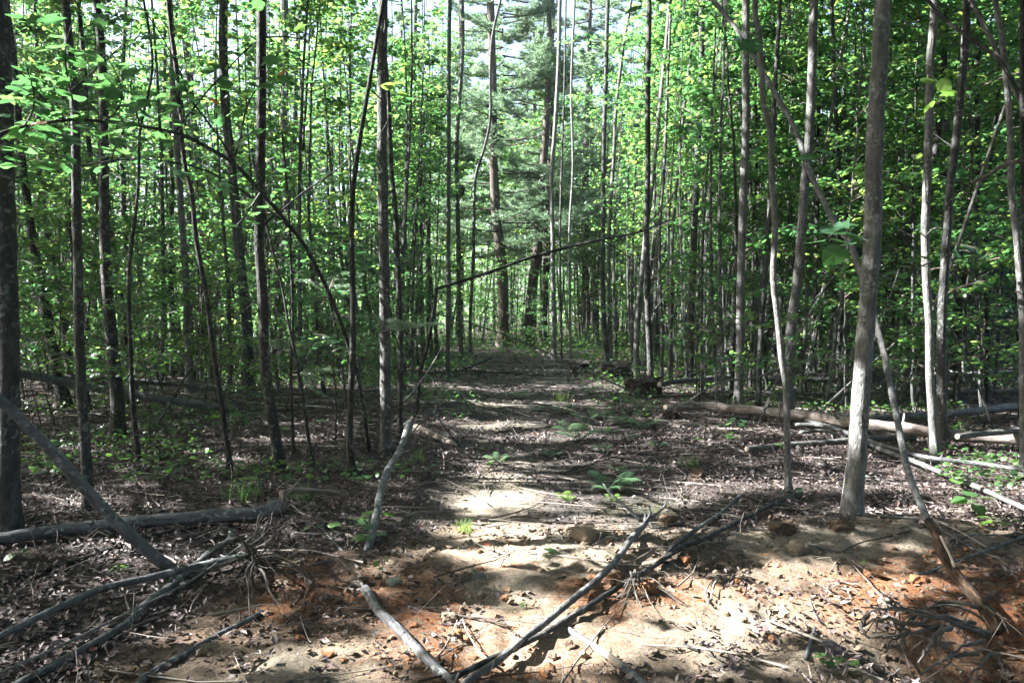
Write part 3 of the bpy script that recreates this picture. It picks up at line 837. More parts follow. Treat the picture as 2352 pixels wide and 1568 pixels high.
b0 = ground_hit(848, 1037)
base = np.array([b0[0], b0[1], float(height(b0[0], b0[1]))])
arch = thing('arched_sapling', 'long thin sapling arching from beside the path to the upper left, bearing big leaves', 'tree', tuple(base))
Yb = b0[1]
o, A0 = stem(arch, 'trunk', [(848,1040,Yb),(835,943,Yb-.1),(822,868,Yb-.2),(805,806,Yb-.35),(784,745,Yb-.5),(750,660,Yb-.8),(700,565,Yb-1.1),(650,500,Yb-1.4),(590,430,Yb-1.8),(540,378,Yb-2.1),(470,335,Yb-2.4),(400,305,Yb-2.6),(290,284,Yb-2.9),(220,278,Yb-3.1),(150,276,Yb-3.2),(60,290,Yb-3.4),(0,306,Yb-3.5),(-60,330,Yb-3.6)], (11,6), base, DARK, 8)
def Ya(u):  # depth of the arch at a column of the photo
    return float(np.interp(u, [-60, 0, 150, 290, 400, 540, 700, 822], [Yb-3.6, Yb-3.5, Yb-3.2, Yb-2.9, Yb-2.6, Yb-2.1, Yb-1.1, Yb-.2]))
BR = [[(537,372,0),(500,310,-.1),(440,230,-.2),(408,154,-.3),(362,68,-.3),(311,0,-.3)],
      [(537,370,0),(556,300,.1),(564,256,.1),(578,222,.1),(600,190,.2),(640,120,.3)],
      [(405,300,0),(440,255,-.1),(478,208,-.2),(513,171,-.2),(560,120,-.2),(590,95,-.2)],
      [(418,290,0),(410,240,.1),(398,195,.2),(380,130,.3)],
      [(235,279,0),(262,262,-.2),(280,225,-.4),(272,180,-.5),(240,120,-.6)],
      [(55,292,0),(75,255,-.2),(78,215,-.3),(60,150,-.5)],
      [(320,287,0),(310,245,.1),(300,200,.2),(312,150,.2)],
      [(290,284,0),(280,310,-.1),(262,345,-.2),(255,380,-.2)],
      [(150,276,0),(110,240,-.3),(60,180,-.5),(0,110,-.6)],
      [(600,440,0),(560,500,-.3),(540,520,-.3)],
      [(180,276,0),(160,200,-.4),(150,120,-.6),(170,40,-.8)],
      [(640,490,0),(700,440,.2),(760,400,.3),(820,350,.4)],
      [(25,300,0),(80,340,-.3),(150,360,-.4)]]
nleaf = 0
for k, br in enumerate(BR):
    o, A = stem(arch, 'branch', [(u, v, Ya(br[0][0]) + dy) for u, v, dy in br], (5.5, 2.2), base, DARK, 5)
    n = [16, 12, 16, 10, 18, 16, 10, 8, 26, 5, 24, 10, 12][k]
    for j in range(n):
        t = R.uniform(.25, 1.0)
        q = A[int(t * (len(A) - 1))][:3] + R.normal(0, [.09, .12, .03])
        size = R.uniform(.07, .125)
        kind = BIGM
        put_leaf(arch, q + [0, 0, -.02], size, base, kind, tilt=.3, droop=-.1)
        nleaf += 1
for (u, v, s, kk) in [(598,160,.12,BIGB),(655,165,.10,BIGB),(490,235,.08,BIGB),(100,285,.10,BIGB),(330,85,.07,BIGB),(340,325,.10,BIGY),(400,275,.10,BIGM),(450,290,.1,BIGM),
                      (190,180,.15,BIGM),(120,175,.14,BIGM),(270,205,.15,BIGM),(60,240,.16,BIGM),(30,210,.15,BIGM),(230,120,.16,BIGM),(180,75,.15,BIGM),(100,40,.15,BIGM),(330,260,.14,BIGM),(380,260,.13,BIGM),(600,300,.12,BIGM),(660,300,.13,BIGM),(520,200,.13,BIGM),(650,385,.11,BIGM),(640,405,.11,BIGM),(420,395,.12,BIGM),(480,400,.10,BIGM),(350,392,.11,BIGM),(260,350,.11,BIGM)]:
    put_leaf(arch, at_depth(u, v, Ya(u) - .25 + R.uniform(-.25, .25)), s, base, kk, tilt=.35, droop=-.1)
for j in range(125):
    u = R.uniform(-20, 420) if j < 105 else R.uniform(420, 720); v = R.uniform(20, 400) * (1 if u < 200 else R.uniform(.6, 1))
    put_leaf(arch, at_depth(u, v, Ya(u) + R.uniform(-.9, .5)), R.uniform(.07, .125), base, None, tilt=.28, droop=-.1)

# second fine arching twig below it
b1 = ground_hit(800, 985); base1 = np.array([b1[0], b1[1], 0.])
tw = thing('bent_sapling', 'fine drooping twig curving across the left trunks under the arched sapling', 'sapling', tuple(base1))
y1 = b1[1]
stem(tw, 'trunk', [(800,985,y1),(780,800,y1-.1),(740,640,y1-.3),(680,540,y1-.6),(600,470,y1-.9),(480,395,y1-1.3),(340,366,y1-1.6),(220,375,y1-1.8),(110,398,y1-2),(0,412,y1-2.2)], (6,3.5), base1, DARK, 5)
S = Soup(); P = []
for j in range(150):
    u = R.uniform(20, 640); v = np.interp(u, [0,110,220,340,480,600,640], [412,398,375,366,395,470,500]) + R.normal(0, 26)
    P.append(at_depth(u, v, y1 - 2.2 + u / 640 * 1.3 + R.normal(0, .25)))
V, T, va = leaf_soup(np.array(P), R.uniform(.06, .11, len(P)), 'broad', .3, .1)
S.add(V, None, T, None, va)
tag(link('foliage', S.mesh('foliage', [M['leaf']], False, base1), tw), kind='stuff')

# sprays of big leaves on the right-hand trees
def spray(label, start, pts, leaves, name='leafy_shoot', y=5.0, w=(4, 2), bark=DARK, size=(.10, .17), kind=None):
    b = at_depth(start[0], start[1], y); bz = b.copy()
    t = thing(name, label, 'shoot', tuple(bz))
    stem(t, 'stem', [(u, v, y + dy) for u, v, dy in pts], w, bz, bark, 5)
    for u, v in leaves:
        put_leaf(t, at_depth(u, v, y + R.uniform(-.2, .1)), R.uniform(*size), bz, kind, tilt=.3, droop=-.15)
    return t
for o_ in [
    spray('drooping cluster of large pale leaves left of the big smooth trunk', (1990,555), [(1993,560,.9),(1960,535,.4),(1930,528,.1),(1900,548,0)], [(1905,548),(1880,556),(1928,535),(1945,540),(1955,560),(1968,545),(1935,570),(1915,525)], y=4.9),
    spray('leaf cluster hanging before the sunlit leaning trunk', (1870,350), [(1868,350,4.2),(1885,345,.2),(1920,352,0)], [(1900,352),(1925,350),(1880,362),(1935,362),(1912,340)], y=5.2, size=(.09, .13)),
    spray('dark leaf cluster high above the snaking thin tree', (1700,95), [(1760,60,1.2),(1730,85,.2),(1700,100,0)], [(1700,102),(1722,98),(1745,95),(1712,118),(1690,90),(1755,110)], y=5.0, size=(.09, .13)),
    spray('few large leaves hanging in from the top edge right of centre', (1470,-20), [(1440,-60,0),(1465,-10,0),(1475,10,0)], [(1472,14),(1455,2),(1510,-4),(1530,4)], y=4.3, size=(.08, .12)),
    spray('bright yellow-green leaf in front of the close pair of trees', (2170,240), [(2190,200,.6),(2165,225,0),(2150,240,0)], [(2155,188),(2148,235),(2180,208),(2130,180)], y=6.6, kind=BIGY, size=(.10, .14)),
    spray('leaf spray at the left of the close pair at eye height', (2110,620), [(2140,600,1.0),(2100,620,0),(2080,640,0)], [(2095,615),(2120,612),(2078,640),(2060,625),(2105,600),(2128,590),(2070,645)], y=7.2, size=(.09,.14)),
    spray('leaf spray right of the close pair at eye height', (2230,560), [(2175,585,1.0),(2215,575,0),(2255,590,0)], [(2200,580),(2225,585),(2250,592),(2240,570),(2215,565)], y=7.0, size=(.08,.12)),
    spray('low leaf spray hanging before the thicket right of the big trunk', (2040,700), [(2010,720,.8),(2040,700,0),(2075,705,0)], [(2050,705),(2030,712),(2065,700),(2085,708),(2045,690),(2025,725),(2060,760),(2075,770)], y=7.0, size=(.08,.13)),
    spray('leaves on a thin twig to the left of the tall straight tree', (840,500), [(881,520,.3),(840,505,0),(790,520,0)], [(800,520),(780,512),(825,500),(760,500),(845,490),(815,530)], y=7.8, size=(.1,.15)),
    spray('yellowish leaves at the upper right of the tall straight tree', (905,250), [(880,300,.2),(905,255,0),(935,230,0)], [(900,240),(925,232),(915,215),(895,260),(950,230),(905,200),(930,190)], y=7.9, kind=BIGM + BIGY, size=(.09,.14)),
    spray('bright spray of leaves high at the left of the tall straight tree', (840,190), [(878,230,.2),(840,200,0),(800,190,0)], [(815,195),(835,185),(800,180),(850,205),(825,215),(790,200),(860,170),(845,150)], y=8.0, kind=BIGM + BIGY, size=(.1,.15)),
    spray('spray of leaves along a dark twig left of the path at shoulder height', (850,610), [(884,650,.2),(850,620,0),(820,600,0)], [(826,600),(845,612),(862,630),(810,590),(835,585),(870,655),(818,640)], y=7.6, size=(.09,.13)),
]:
    pass

# ------------------------------------------------------------------ logs, poles and sticks
def log(label, pts, w, bark, name='fallen_log', cat='log', ends=None, lift=0.0, depth=None, sides=14, stubs=2, rough=.06, group=None, cut=True, jit=.03):
    """pts in the photo; ends: depth given point by point when it does not lie on the ground"""
    n = len(pts); ws = np.linspace(w[0], w[1], n)
    P = []; rad = []
    for i, (u, v) in enumerate(pts):
        if depth is not None and depth[i] is not None:
            p = at_depth(u, v, depth[i]); r = ws[i] * depth[i] / FPX / 2
        else:
            p = ground_hit(u, v, .02); r = ws[i] * p[1] / FPX / 2
            p = ground_hit(u, v, r * .85 + lift)
        P.append(p); rad.append(r)
    P = np.array(P); rad = np.array(rad)
    L = np.linalg.norm(np.diff(P, axis=0), axis=1).sum()
    A = resample(np.column_stack([P, rad]), int(max(8, min(140, L / max(.03, rad.mean() * .9)))))
    A[:, :3] += R.normal(0, jit, (len(A), 3)) * A[:, 3:4]
    base = A[:, :3].mean(0); base[2] = float(height(base[0], base[1]))
    t = thing(name, label, cat, tuple(base), group)
    S = Soup(); tube(S, A[:, :3], A[:, 3], sides, rough, True, knots=int(L * 1.3))
    for k in range(stubs):
        q = A[int(R.uniform(.08, .92) * len(A))]
        az = R.uniform(0, math.pi); l = q[3] * R.uniform(1.2, 3.0)
        e = np.array([math.cos(az), R.normal(0, .4), abs(math.sin(az)) + .1]) * l
        tube(S, np.array([q[:3], q[:3] + e * .6, q[:3] + e]), [q[3] * .4, q[3] * .28, q[3] * .2], 6, .1)
    me = S.mesh('trunk', [M[bark]], True, base)
    link('stem', me, t)
    if cut:
        for e, f in ((0, 1), (-1, -2)):
            T = A[e, :3] - A[f, :3]; T /= np.linalg.norm(T)
            S2 = Soup(); c = A[e, :3] + T * A[e, 3] * .05
            tube(S2, np.array([c, c + T * A[e, 3] * .32]), [A[e, 3] * .93, A[e, 3] * .88], 12, .03, True)
            link('cut_end', S2.mesh('cut_end', [M['wood']], False, base), t)
    return t, A, base

def roots(t, base, origin, n, spread, length, r0, bark='root', down=.5, drape=None):
    """each root a part of its thing, hanging or splayed from origin"""
    for k in range(n):
        p = np.array(origin, float) + R.normal(0, spread * .18, 3)
        d = np.array(drape, float) if drape is not None else R.normal(0, 1, 3)
        d = d / np.linalg.norm(d) + R.normal(0, .35, 3); d /= np.linalg.norm(d)
        pts = [p.copy()]; L = length * R.uniform(.5, 1.15); m = 7
        for j in range(m):
            d = d + R.normal(0, .22, 3) - np.array([0, 0, down * .12]); d /= np.linalg.norm(d)
            p = p + d * L / m
            g = float(height(p[0], p[1])) + .008
            if p[2] < g: p[2] = g
            pts.append(p.copy())
        A = resample(np.array(pts), 16)
        S = Soup(); rr = r0 * R.uniform(.5, 1.2)
        tube(S, A, np.linspace(rr, rr * .25, 16), 6, .15)
        for q in range(2):
            a = A[R.integers(5, 14)]; e = d * .1 + R.normal(0, .07, 3)
            tube(S, np.array([a, a + e * .5, a + e + [0, 0, -.02]]), [rr * .4, rr * .3, .001], 4, .1, False)
        link('root', S.mesh('root', [M[bark]], True, base), t)

# left
t, A, b = log('long smooth grey log running in from the left edge, white patch on its bark', [(-160,1252),(0,1237),(137,1218),(273,1203),(410,1191),(547,1182),(610,1176),(640,1160)], (29,30), 'bark_pole', lift=.02, cut=False, stubs=2)
# its broken root crook
stem(t, 'branch', [(628,1172,A[-1][1]),(655,1158,A[-1][1]),(648,1138,A[-1][1]+.05),(668,1125,A[-1][1]+.1),(752,1129,A[-1][1]+.2),(792,1136,A[-1][1]+.25)], (26,8), b, 'bark_log', 10)
S = Soup(); q = ground_hit(437, 1190, .09)
pp = at_depth(437, 1190, A[0][1]);
yl = float(np.interp(437, [0, 640], [A[3][1], A[-1][1]]))
t, A, b = log('thick dark pole leaning from the left edge down across the smooth log', [(-90,860),(0,919),(68,983),(125,1042),(175,1098),(252,1182),(325,1251),(398,1312)], (24,28), 'bark_pole', depth=[4.15,4.2,4.25,4.3,4.32,4.4,4.45,4.52], cut=False, stubs=1, name='leaning_pole', cat='pole')
t, A, b = log('long curved pole with a hanging bunch of roots at its right end', [(-120,1500),(0,1459),(120,1401),(239,1350),(342,1326),(444,1302),(513,1287),(582,1274)], (15,18), 'bark_pole', lift=.04, cut=False, name='uprooted_sapling', cat='sapling')
o_ = A[-1][:3]
roots(t, b, o_, 13, .14, .75, .0065, down=.5, drape=(.22, -.95, .12))
roots(t, b, o_, 9, .15, .55, .007, down=.1, drape=(.8, .45, .5))
roots(t, b, o_, 5, .06, 1.35, .0075, down=.8, drape=(.12, -1.0, .08))
t, A, b = log('knobbly pale pole crossing under the curved pole on the left', [(20,1580),(103,1538),(205,1483),(290,1432),(342,1381),(410,1333),(455,1292),(489,1264),(527,1240),(533,1222)], (20,15), 'bark_pole', lift=.015, name='fallen_pole', cat='pole', cut=False, stubs=5, rough=.16)
t, A, b = log('slim light stick lying along the crossed poles at lower left', [(0,1544),(137,1483),(290,1408),(444,1329),(564,1244),(600,1215)], (7,4), 'bark_pale', lift=.06, name='stick', cat='stick', cut=False, sides=7, stubs=0)
t, A, b = log('smooth bluish pole at bottom left with a white spot, pointing up right', [(290,1600),(342,1548),(444,1490),(500,1458),(547,1435),(604,1404)], (16,12), 'bark_pole', name='fallen_pole', cat='pole')
t, A, b = log('dark crooked pole just below the long smooth log', [(-60,1360),(0,1340),(137,1299),(230,1270),(291,1244),(393,1220),(440,1212)], (15,11), 'bark_dark', name='fallen_pole', cat='pole', cut=False)
t, A, b = log('hair-thin whip lying beneath the long smooth log', [(0,1320),(171,1290),(297,1262),(370,1225)], (3.5,2.5), 'bark_pale', name='stick', cat='stick', cut=False, sides=5, stubs=0)
t, A, b = log('dull half buried pole between the crossed poles and the clay', [(100,1570),(137,1534),(222,1487),(308,1442),(376,1405),(392,1395)], (14,9), 'bark_dark', name='fallen_pole', cat='pole', cut=False)
t, A, b = log('straight stick angled down toward the central broken pole', [(725,1192),(760,1237),(822,1302)], (8,7), 'bark_pole', name='stick', cat='stick', sides=8)
t, A, b = log('short stick lying right of the hanging roots', [(650,1320),(700,1303),(745,1290),(785,1284)], (6,6), 'bark_pole', name='stick', cat='stick', sides=7, stubs=0)
t, A, b = log('stubby cut stick on the orange earth below the hanging roots', [(712,1382),(742,1362)], (6,6), 'bark_pole', name='stick', cat='stick', sides=7, stubs=0)
t, A, b = log('pale little stick on the earth right of the bluish pole', [(608,1568),(640,1520),(668,1478)], (5,6), 'bark_pale', name='stick', cat='stick', sides=7, stubs=0)
t, A, b = log('thin branch lying at the bottom below the hanging roots', [(684,1500),(730,1540),(800,1590)], (4,4), 'bark_pole', name='stick', cat='stick', sides=6, stubs=1)
# centre left, pale topped leaning log
t, A, b = log('snapped grey log propped at the left of the path with pale broken top', [(835,1297),(852,1237),(866,1176),(876,1121),(893,1076),(921,1029),(940,970)], (20,15), 'bark_pole', depth=[4.68,5.0,5.4,5.85,6.4,7.1,7.7], name='broken_log', cut=True, stubs=4)
t, A, b = log('knob-ended pole coming toward the camera in the middle foreground', [(838,1352),(846,1362),(869,1401),(910,1439),(955,1487),(996,1528),(1037,1568),(1090,1620)], (22,25), 'bark_pole', lift=.0, name='fallen_pole', cat='pole', cut=False, stubs=3)
roots(t, b, A[0][:3], 3, .04, .16, .012, 'bark_log', .3, (-1, .2, .1))
t, A, b = log('left one of two crossing poles in the foreground with a forked twiggy tip', [(1050,1590),(1074,1562),(1143,1517),(1194,1473),(1262,1421),(1314,1377),(1365,1336),(1413,1288),(1450,1237),(1478,1205)], (17,15), 'bark_pale', lift=.04, name='fallen_pole', cat='pole', cut=False, stubs=3)
for br in ([(1476,1207),(1500,1185),(1520,1170),(1534,1146)], [(1478,1205),(1482,1180),(1470,1165)], [(1480,1203),(1440,1165),(1400,1130),(1385,1110)], [(1478,1200),(1494,1178),(1490,1160)]):
    stem(t, 'branch', [(u, v, A[-1][1] + .02 * k) for k, (u, v) in enumerate(br)], (8, 3), b, 'bark_pole', 6)
t, A, b = log('right one of two crossing poles in the foreground, reaching to the snaking tree', [(1040,1556),(1129,1512),(1245,1456),(1331,1404),(1416,1350),(1467,1319),(1512,1292),(1568,1254),(1602,1244),(1671,1210),(1739,1175),(1804,1145),(1841,1131)], (15,8), 'bark_grey', lift=.03, name='fallen_pole', cat='pole', cut=False, stubs=2)
t, A, b = log('shorter pole beside the tip of the crossing poles', [(1520,1290),(1546,1254),(1602,1213),(1653,1179),(1701,1138)], (9,9), 'bark_pole', lift=.02, name='fallen_pole', cat='pole', cut=False, stubs=1)
t, A, b = log('short partly peeled pole at the bottom edge right of centre', [(1298,1440),(1338,1466),(1379,1493),(1433,1534),(1467,1562),(1510,1610)], (15,21), 'bark_pole', lift=.0, name='fallen_pole', cat='pole', cut=False, stubs=1)
stem(t, 'peeled_patch', [(1376,1489,A[-1][1]+.42),(1400,1507,A[-1][1]+.3),(1425,1526,A[-1][1]+.22)], (17,15), b, 'wood', 10)
# root clump hanging under the two poles
rp = ground_hit(1462, 1335, .05)
clump = thing('root_clump', 'bunch of thin grey roots standing under the crossing poles', 'roots', tuple(rp - [0, 0, .05]))
roots(clump, rp - [0, 0, .05], rp + [0, 0, .05], 8, .07, .42, .007, down=.9, drape=(.05, -1, -.05))
roots(clump, rp - [0, 0, .05], rp, 4, .1, .5, .005, down=.5, drape=(.2, -1, -.2))

# right-hand logs
t, A, b = log('large furrowed grey-pink log across the right side', [(1530,936),(1568,933),(1620,932),(1671,937),(1773,947),(1876,957),(1978,974),(2081,984),(2183,998),(2352,1010),(2480,1016)], (15,27), 'bark_log', lift=.10, stubs=5, sides=18, rough=.14)
roots(t, b, A[0][:3] + [.1, 0, 0], 6, .15, .5, .015, 'bark_log', .9, (-.8, -.3, -.5))
t, A, b = log('smooth pale log under the furrowed one, behind the big trunk', [(1716,1031),(1807,1022),(1910,1015),(2012,1007),(2100,1003)], (13,15), 'bark_pale', lift=.03)
t, A, b = log('smooth grey log behind the furrowed one, running out right', [(1800,947),(1876,952),(2012,958),(2115,953),(2217,946),(2352,932),(2470,925)], (10,19), 'bark_pole', lift=.10)
t, A, b = log('light slim pole sloping down right from behind the big trunk', [(1990,1012),(2023,1032),(2081,1052),(2183,1093),(2251,1121),(2352,1166),(2430,1196)], (10,12), 'bark_pale', lift=.05, name='fallen_pole', cat='pole')
t, A, b = log('upper grey pole bending away to the right edge', [(1852,966),(1925,985),(1985,1008),(2060,1032),(2130,1050),(2250,1064),(2352,1080),(2430,1092)], (8,10), 'bark_pole', lift=.09, name='fallen_pole', cat='pole')
t, A, b = log('curved pole tucked under the furrowed log, top of three', [(1830,975),(1880,976),(1930,988),(1975,1005)], (8,9), 'bark_pole', lift=.12, name='fallen_pole', cat='pole')
t, A, b = log('curved pole tucked under the furrowed log, lowest of three', [(1840,992),(1890,990),(1940,1004),(1972,1020)], (8,8), 'bark_pole', lift=.04, name='fallen_pole', cat='pole')
t, A, b = log('broken branch end lying right of the furrowed log', [(2200,1002),(2260,995),(2352,988),(2430,982)], (11,13), 'bark_pale', lift=.22, name='branch', cat='branch')
t, A, b = log('dark far log across the thicket, level with the root mound', [(1515,883),(1568,875),(1688,866),(1807,870),(1944,873),(2033,871),(2120,873)], (10,11), 'bark_pole', lift=.2)
t, A, b = log('pale thin fallen stem in front of the far dark log', [(1636,899),(1773,902),(1910,904),(2080,900),(2200,899),(2352,896),(2460,894)], (7,8), 'bark_pale', lift=.12)
t, A, b = log('hindmost fallen stem seen between the trunks at far right', [(2070,870),(2150,862),(2250,858),(2352,853),(2450,850)], (7,8), 'bark_pole', lift=.3)
def slant(label, pts, w, ys, bark=DARK, name='leaning_sapling', cat='sapling', stubs=3):
    return log(label, pts, w, bark, depth=ys, name=name, cat=cat, cut=False, sides=7, stubs=stubs)
slant('thin stem leaning far over to the right through the thicket', [(1555,866),(1688,796),(1773,755),(1859,697),(1961,601),(2040,530)], (7,4), [15.5,15.4,15.2,15,14.8,14.6])
slant('whip arching low over the furrowed log', [(1585,918),(1653,878),(1739,866),(1841,830),(1965,829),(2047,854),(2118,894)], (5,3.5), [10.6,10.7,10.9,11,10.8,10.4,10.1], PALE)
slant('second low branch reaching left at the far right', [(1890,860),(2100,826),(2200,856),(2300,846),(2400,850)], (4,6), [12.5,12,11.5,11.2,11], PALE)
slant('dark branch drooping from upper right into the leaves', [(2120,-10),(2176,51),(2234,92),(2289,133),(2318,175),(2352,235),(2390,300)], (8,10), [7.5,7.3,7.1,7,6.9,6.8,6.7], DARK, 'dead_branch', 'branch')
slant('pale stem leaning left at the upper right corner', [(2225,-10),(2238,17),(2279,96),(2313,171),(2352,246),(2400,330)], (10,12), [8.2,8.1,8,7.9,7.8,7.7], PALE)
slant('light stem leaning right behind the close pair of trees', [(2120,770),(2149,697),(2183,612),(2217,513),(2252,410),(2286,308),(2322,208)], (9,7), [9.6,9.5,9.4,9.3,9.2,9.1,9.0], PALE)
slant('broken brown bough sticking in from the right edge', [(2231,419),(2269,403),(2300,382),(2352,369),(2420,362)], (7,14), [6.2,6.2,6.2,6.2,6.2], 'bark_log', 'dead_branch', 'branch')
slant('dark stem leaning right beside the dark trunk in shade', [(2060,930),(2090,870),(2120,780),(2160,700)], (8,4), [10.4,10.4,10.4,10.4])
slant('thin stem leaning left below the close pair', [(2215,880),(2130,800),(2060,700),(1990,600)], (5,3), [13,13,13,13])
# far left logs
t, A, b = log('thick dark log sloping down to the right behind the left trunks', [(-30,846),(48,858),(137,875),(239,895),(342,912),(444,926),(541,942)], (20,15), 'bark_pole', depth=[10.2,10.4,10.7,10.9,11.1,11.3,11.5], cut=True, stubs=3)
t, A, b = log('thinner grey log lying above the thick dark one', [(130,866),(256,870),(393,882),(513,895),(605,908)], (12,11), 'bark_pole', depth=[12.4,12.6,12.8,12.9,13.1], stubs=2)
slant('slender stem fallen slantwise over the two left logs', [(30,766),(137,813),(239,844),(300,872)], (5,7), [9.9,10.1,10.3,10.5], PALE)
t, A, b = log('short fallen log right of the snapped log top', [(955,979),(1003,1001),(1048,1020)], (14,11), 'bark_log', lift=.02)
t, A, b = log('thin fallen stem across the far end of the path', [(960,860),(1060,852),(1150,855),(1250,860)], (4,5), 'bark_dark', name='stick', cat='stick', lift=.05, sides=6)
slant('sloping stick beside the two slim stems at the path edge', [(1130,822),(1080,843),(1020,864)], (4,5), [18.5,18.3,18])
slant('first leg of a tent of two thin sticks over the short log', [(948,992),(970,965),(993,940)], (4,3), [8.9,8.9,8.9], PALE, 'stick', 'stick', 0)
slant('second longer leg of the tent of two thin sticks', [(992,940),(1025,985),(1056,1024)], (3,4), [8.9,8.7,8.6], DARK, 'stick', 'stick', 0)
slant('bent dead branch rising right of the dark slim stem', [(922,928),(950,900),(968,872),(985,850),(1020,790)], (7,3), [10.8,10.9,11,11,11], PALE, 'dead_branch', 'branch')

# broken pole over the path
bp = ground_hit(957, 955); bb = np.array([bp[0], bp[1], float(height(bp[0], bp[1]))]); y = bp[1]
sn = thing('snapped_sapling', 'thin sapling snapped at head height, its top reaching right across the path', 'tree', tuple(bb))
stem(sn, 'trunk', [(957,957,y),(965,858,y),(979,806,y),(992,738,y),(1000,690,y),(1003,660,y)], (9,8), bb, DARK, 8)
stem(sn, 'broken_top', [(1001,664,y),(1125,625,y+.3),(1211,594,y+.55),(1296,570,y+.8),(1382,550,y+1.0),(1467,533,y+1.3),(1540,505,y+1.5),(1610,478,y+1.7)], (8,3), bb, DARK, 8)
for br in ([(1467,533),(1530,470),(1560,420)], [(1580,492),(1640,500),(1700,490)], [(1382,550),(1430,580),(1450,600)]):
    stem(sn, 'branch', [(u, v, y + 1.3) for u, v in br], (4, 2), bb, DARK, 5)

# leaning uprooted tree at lower right
lt_pts = [(2292,1450,3.62),(2279,1425,3.66),(2248,1380,3.75),(2200,1326,3.9),(2163,1264,4.1),(2146,1217,4.25),(2132,1196,4.32)]
base = ground_hit(2285, 1440); base = np.array([base[0], base[1], float(height(base[0], base[1]))])
lt = thing('leaning_tree', 'thin tree leaning left from a rotten dark foot and spread roots at lower right', 'tree', tuple(base))
stem(lt, 'rotten_stem', lt_pts, (34, 20), base, 'rot', 12)
stem(lt, 'trunk', [(2140,1212,4.28),(2132,1196,4.32),(2101,1128,4.6),(2081,1066,4.85),(2074,1029,5.0),(2060,960,5.25),(2043,875,5.55),(2029,806,5.8),(2012,745,6.0),(1978,632,6.35),(1951,555,6.6),(1923,523,6.7),(1882,444,7.0),(1852,376,7.2),(1828,301,7.4),(1790,232,7.6),(1739,144,7.9),(1705,85,8.1),(1636,0,8.4),(1560,-90,8.8)], (17, 10), base, PALE, 10)
S = Soup(); tube(S, resample(path3([(2160,1230,4.12),(2178,1268,4.05),(2192,1300,3.93)]), 8), .007, 6, .3)
link('torn_wood', S.mesh('torn_wood', [M['wood']], True, base), lt)
o_ = at_depth(2262, 1440, 3.6)
rootpaths = [[(2270,1455,3.5),(2190,1420,3.4),(2110,1403,3.35),(2050,1395,3.35),(1990,1408,3.4)],
 [(2270,1460,3.5),(2200,1432,3.3),(2120,1412,3.25),(2040,1398,3.3),(1980,1398,3.35)],
 [(2262,1425,3.6),(2215,1395,3.6),(2150,1392,3.6),(2090,1410,3.5),(2060,1440,3.4)],
 [(2280,1400,3.7),(2220,1386,3.7),(2160,1385,3.7),(2120,1400,3.6),(2070,1408,3.55)],
 [(2240,1430,3.4),(2170,1435,3.3),(2110,1450,3.2),(2040,1460,3.15),(1978,1458,3.2)],
 [(2150,1440,3.3),(2090,1430,3.25),(2030,1420,3.3),(1975,1438,3.35)],
 [(2100,1416,3.35),(2070,1445,3.25),(2045,1480,3.2),(2020,1510,3.2)],
 [(2190,1432,3.3),(2150,1460,3.2),(2130,1490,3.15),(2110,1520,3.1)],
 [(2255,1470,3.3),(2200,1490,3.15),(2180,1520,3.05),(2160,1545,3.0)],
 [(2250,1500,3.2),(2190,1505,3.1),(2150,1525,3.0),(2110,1545,2.95)],
 [(2262,1392,3.7),(2290,1410,3.6),(2320,1425,3.5)],
 [(2275,1500,3.25),(2230,1550,3.0),(2200,1575,2.95)],
 [(2290,1500,3.3),(2310,1560,3.0)],
 [(1990,1410,3.4),(1980,1440,3.3),(2000,1460,3.2),(2050,1462,3.2)],
 [(2080,1455,3.2),(2070,1480,3.2),(2050,1485,3.2)]]
for rp_ in rootpaths:
    P = path3(rp_)
    for q in P:
        q[2] = max(q[2], float(height(q[0], q[1])) + .015)
    A = resample(P, 18); S = Soup(); A += R.normal(0, .004, A.shape)
    r0 = R.uniform(.007, .014)
    tube(S, A, np.linspace(r0, r0 * .3, 18), 7, .15)
    for k in range(3):
        a = A[R.integers(5, 17)]; e = R.normal(0, .06, 3) + np.array([-.04, -.02, -.01])
        tube(S, np.array([a, a + e * .5, a + e]), [r0 * .35, r0 * .25, .001], 4, .1, False)
    link('root', S.mesh('root', [M['root']], True, base), lt)

# sticks lying about on the right-hand side
more_sticks = [('forked stick lying across the foot of the rotten stem', [(2105,1318),(2135,1312),(2190,1290),(2270,1262),(2352,1232),(2400,1215)], (5,9), 'bark_pole'),
 ('dark stick on the tan earth left of the rotten stem', [(1930,1268),(1975,1246),(2040,1232),(2130,1208)], (3,4), 'bark_dark'),
 ('pale straight branch in the litter right of the big trunk', [(1985,1165),(2050,1185),(2140,1205),(2240,1262),(2330,1290)], (7,5), 'bark_pale'),
 ('thin light branch reaching the right edge behind the rotten stem', [(2180,1240),(2250,1228),(2352,1232),(2420,1240)], (5,5), 'bark_pole'),
 ('sun-bleached stick in the litter behind the snaking tree foot', [(1880,1065),(1960,1085),(2060,1112)], (6,4), 'bark_pale'),
 ('short grey stick beside the big trunk foot', [(2100,1140),(2180,1136),(2240,1140)], (5,5), 'bark_log'),
 ('curved root lying on the tan earth before the big trunk', [(1630,1238),(1690,1218),(1760,1216),(1820,1240),(1900,1262),(1960,1270)], (3,5), 'bark_pale'),
 ('root stick arched over the orange clay', [(1628,1385),(1620,1360),(1640,1330),(1680,1318)], (5,3), 'bark_pale'),
 ('cut stick at the bottom right of the crossing poles', [(1570,1478),(1620,1500),(1660,1518)], (6,4), 'bark_dark'),
 ('broken peg of wood standing in the bottom clay', [(1850,1510),(1862,1470),(1872,1440)], (9,7), 'bark_pole'),
 ('bent grey stick near the bottom middle of the clay', [(1880,1425),(1866,1395),(1862,1370)], (5,4), 'bark_pole')]
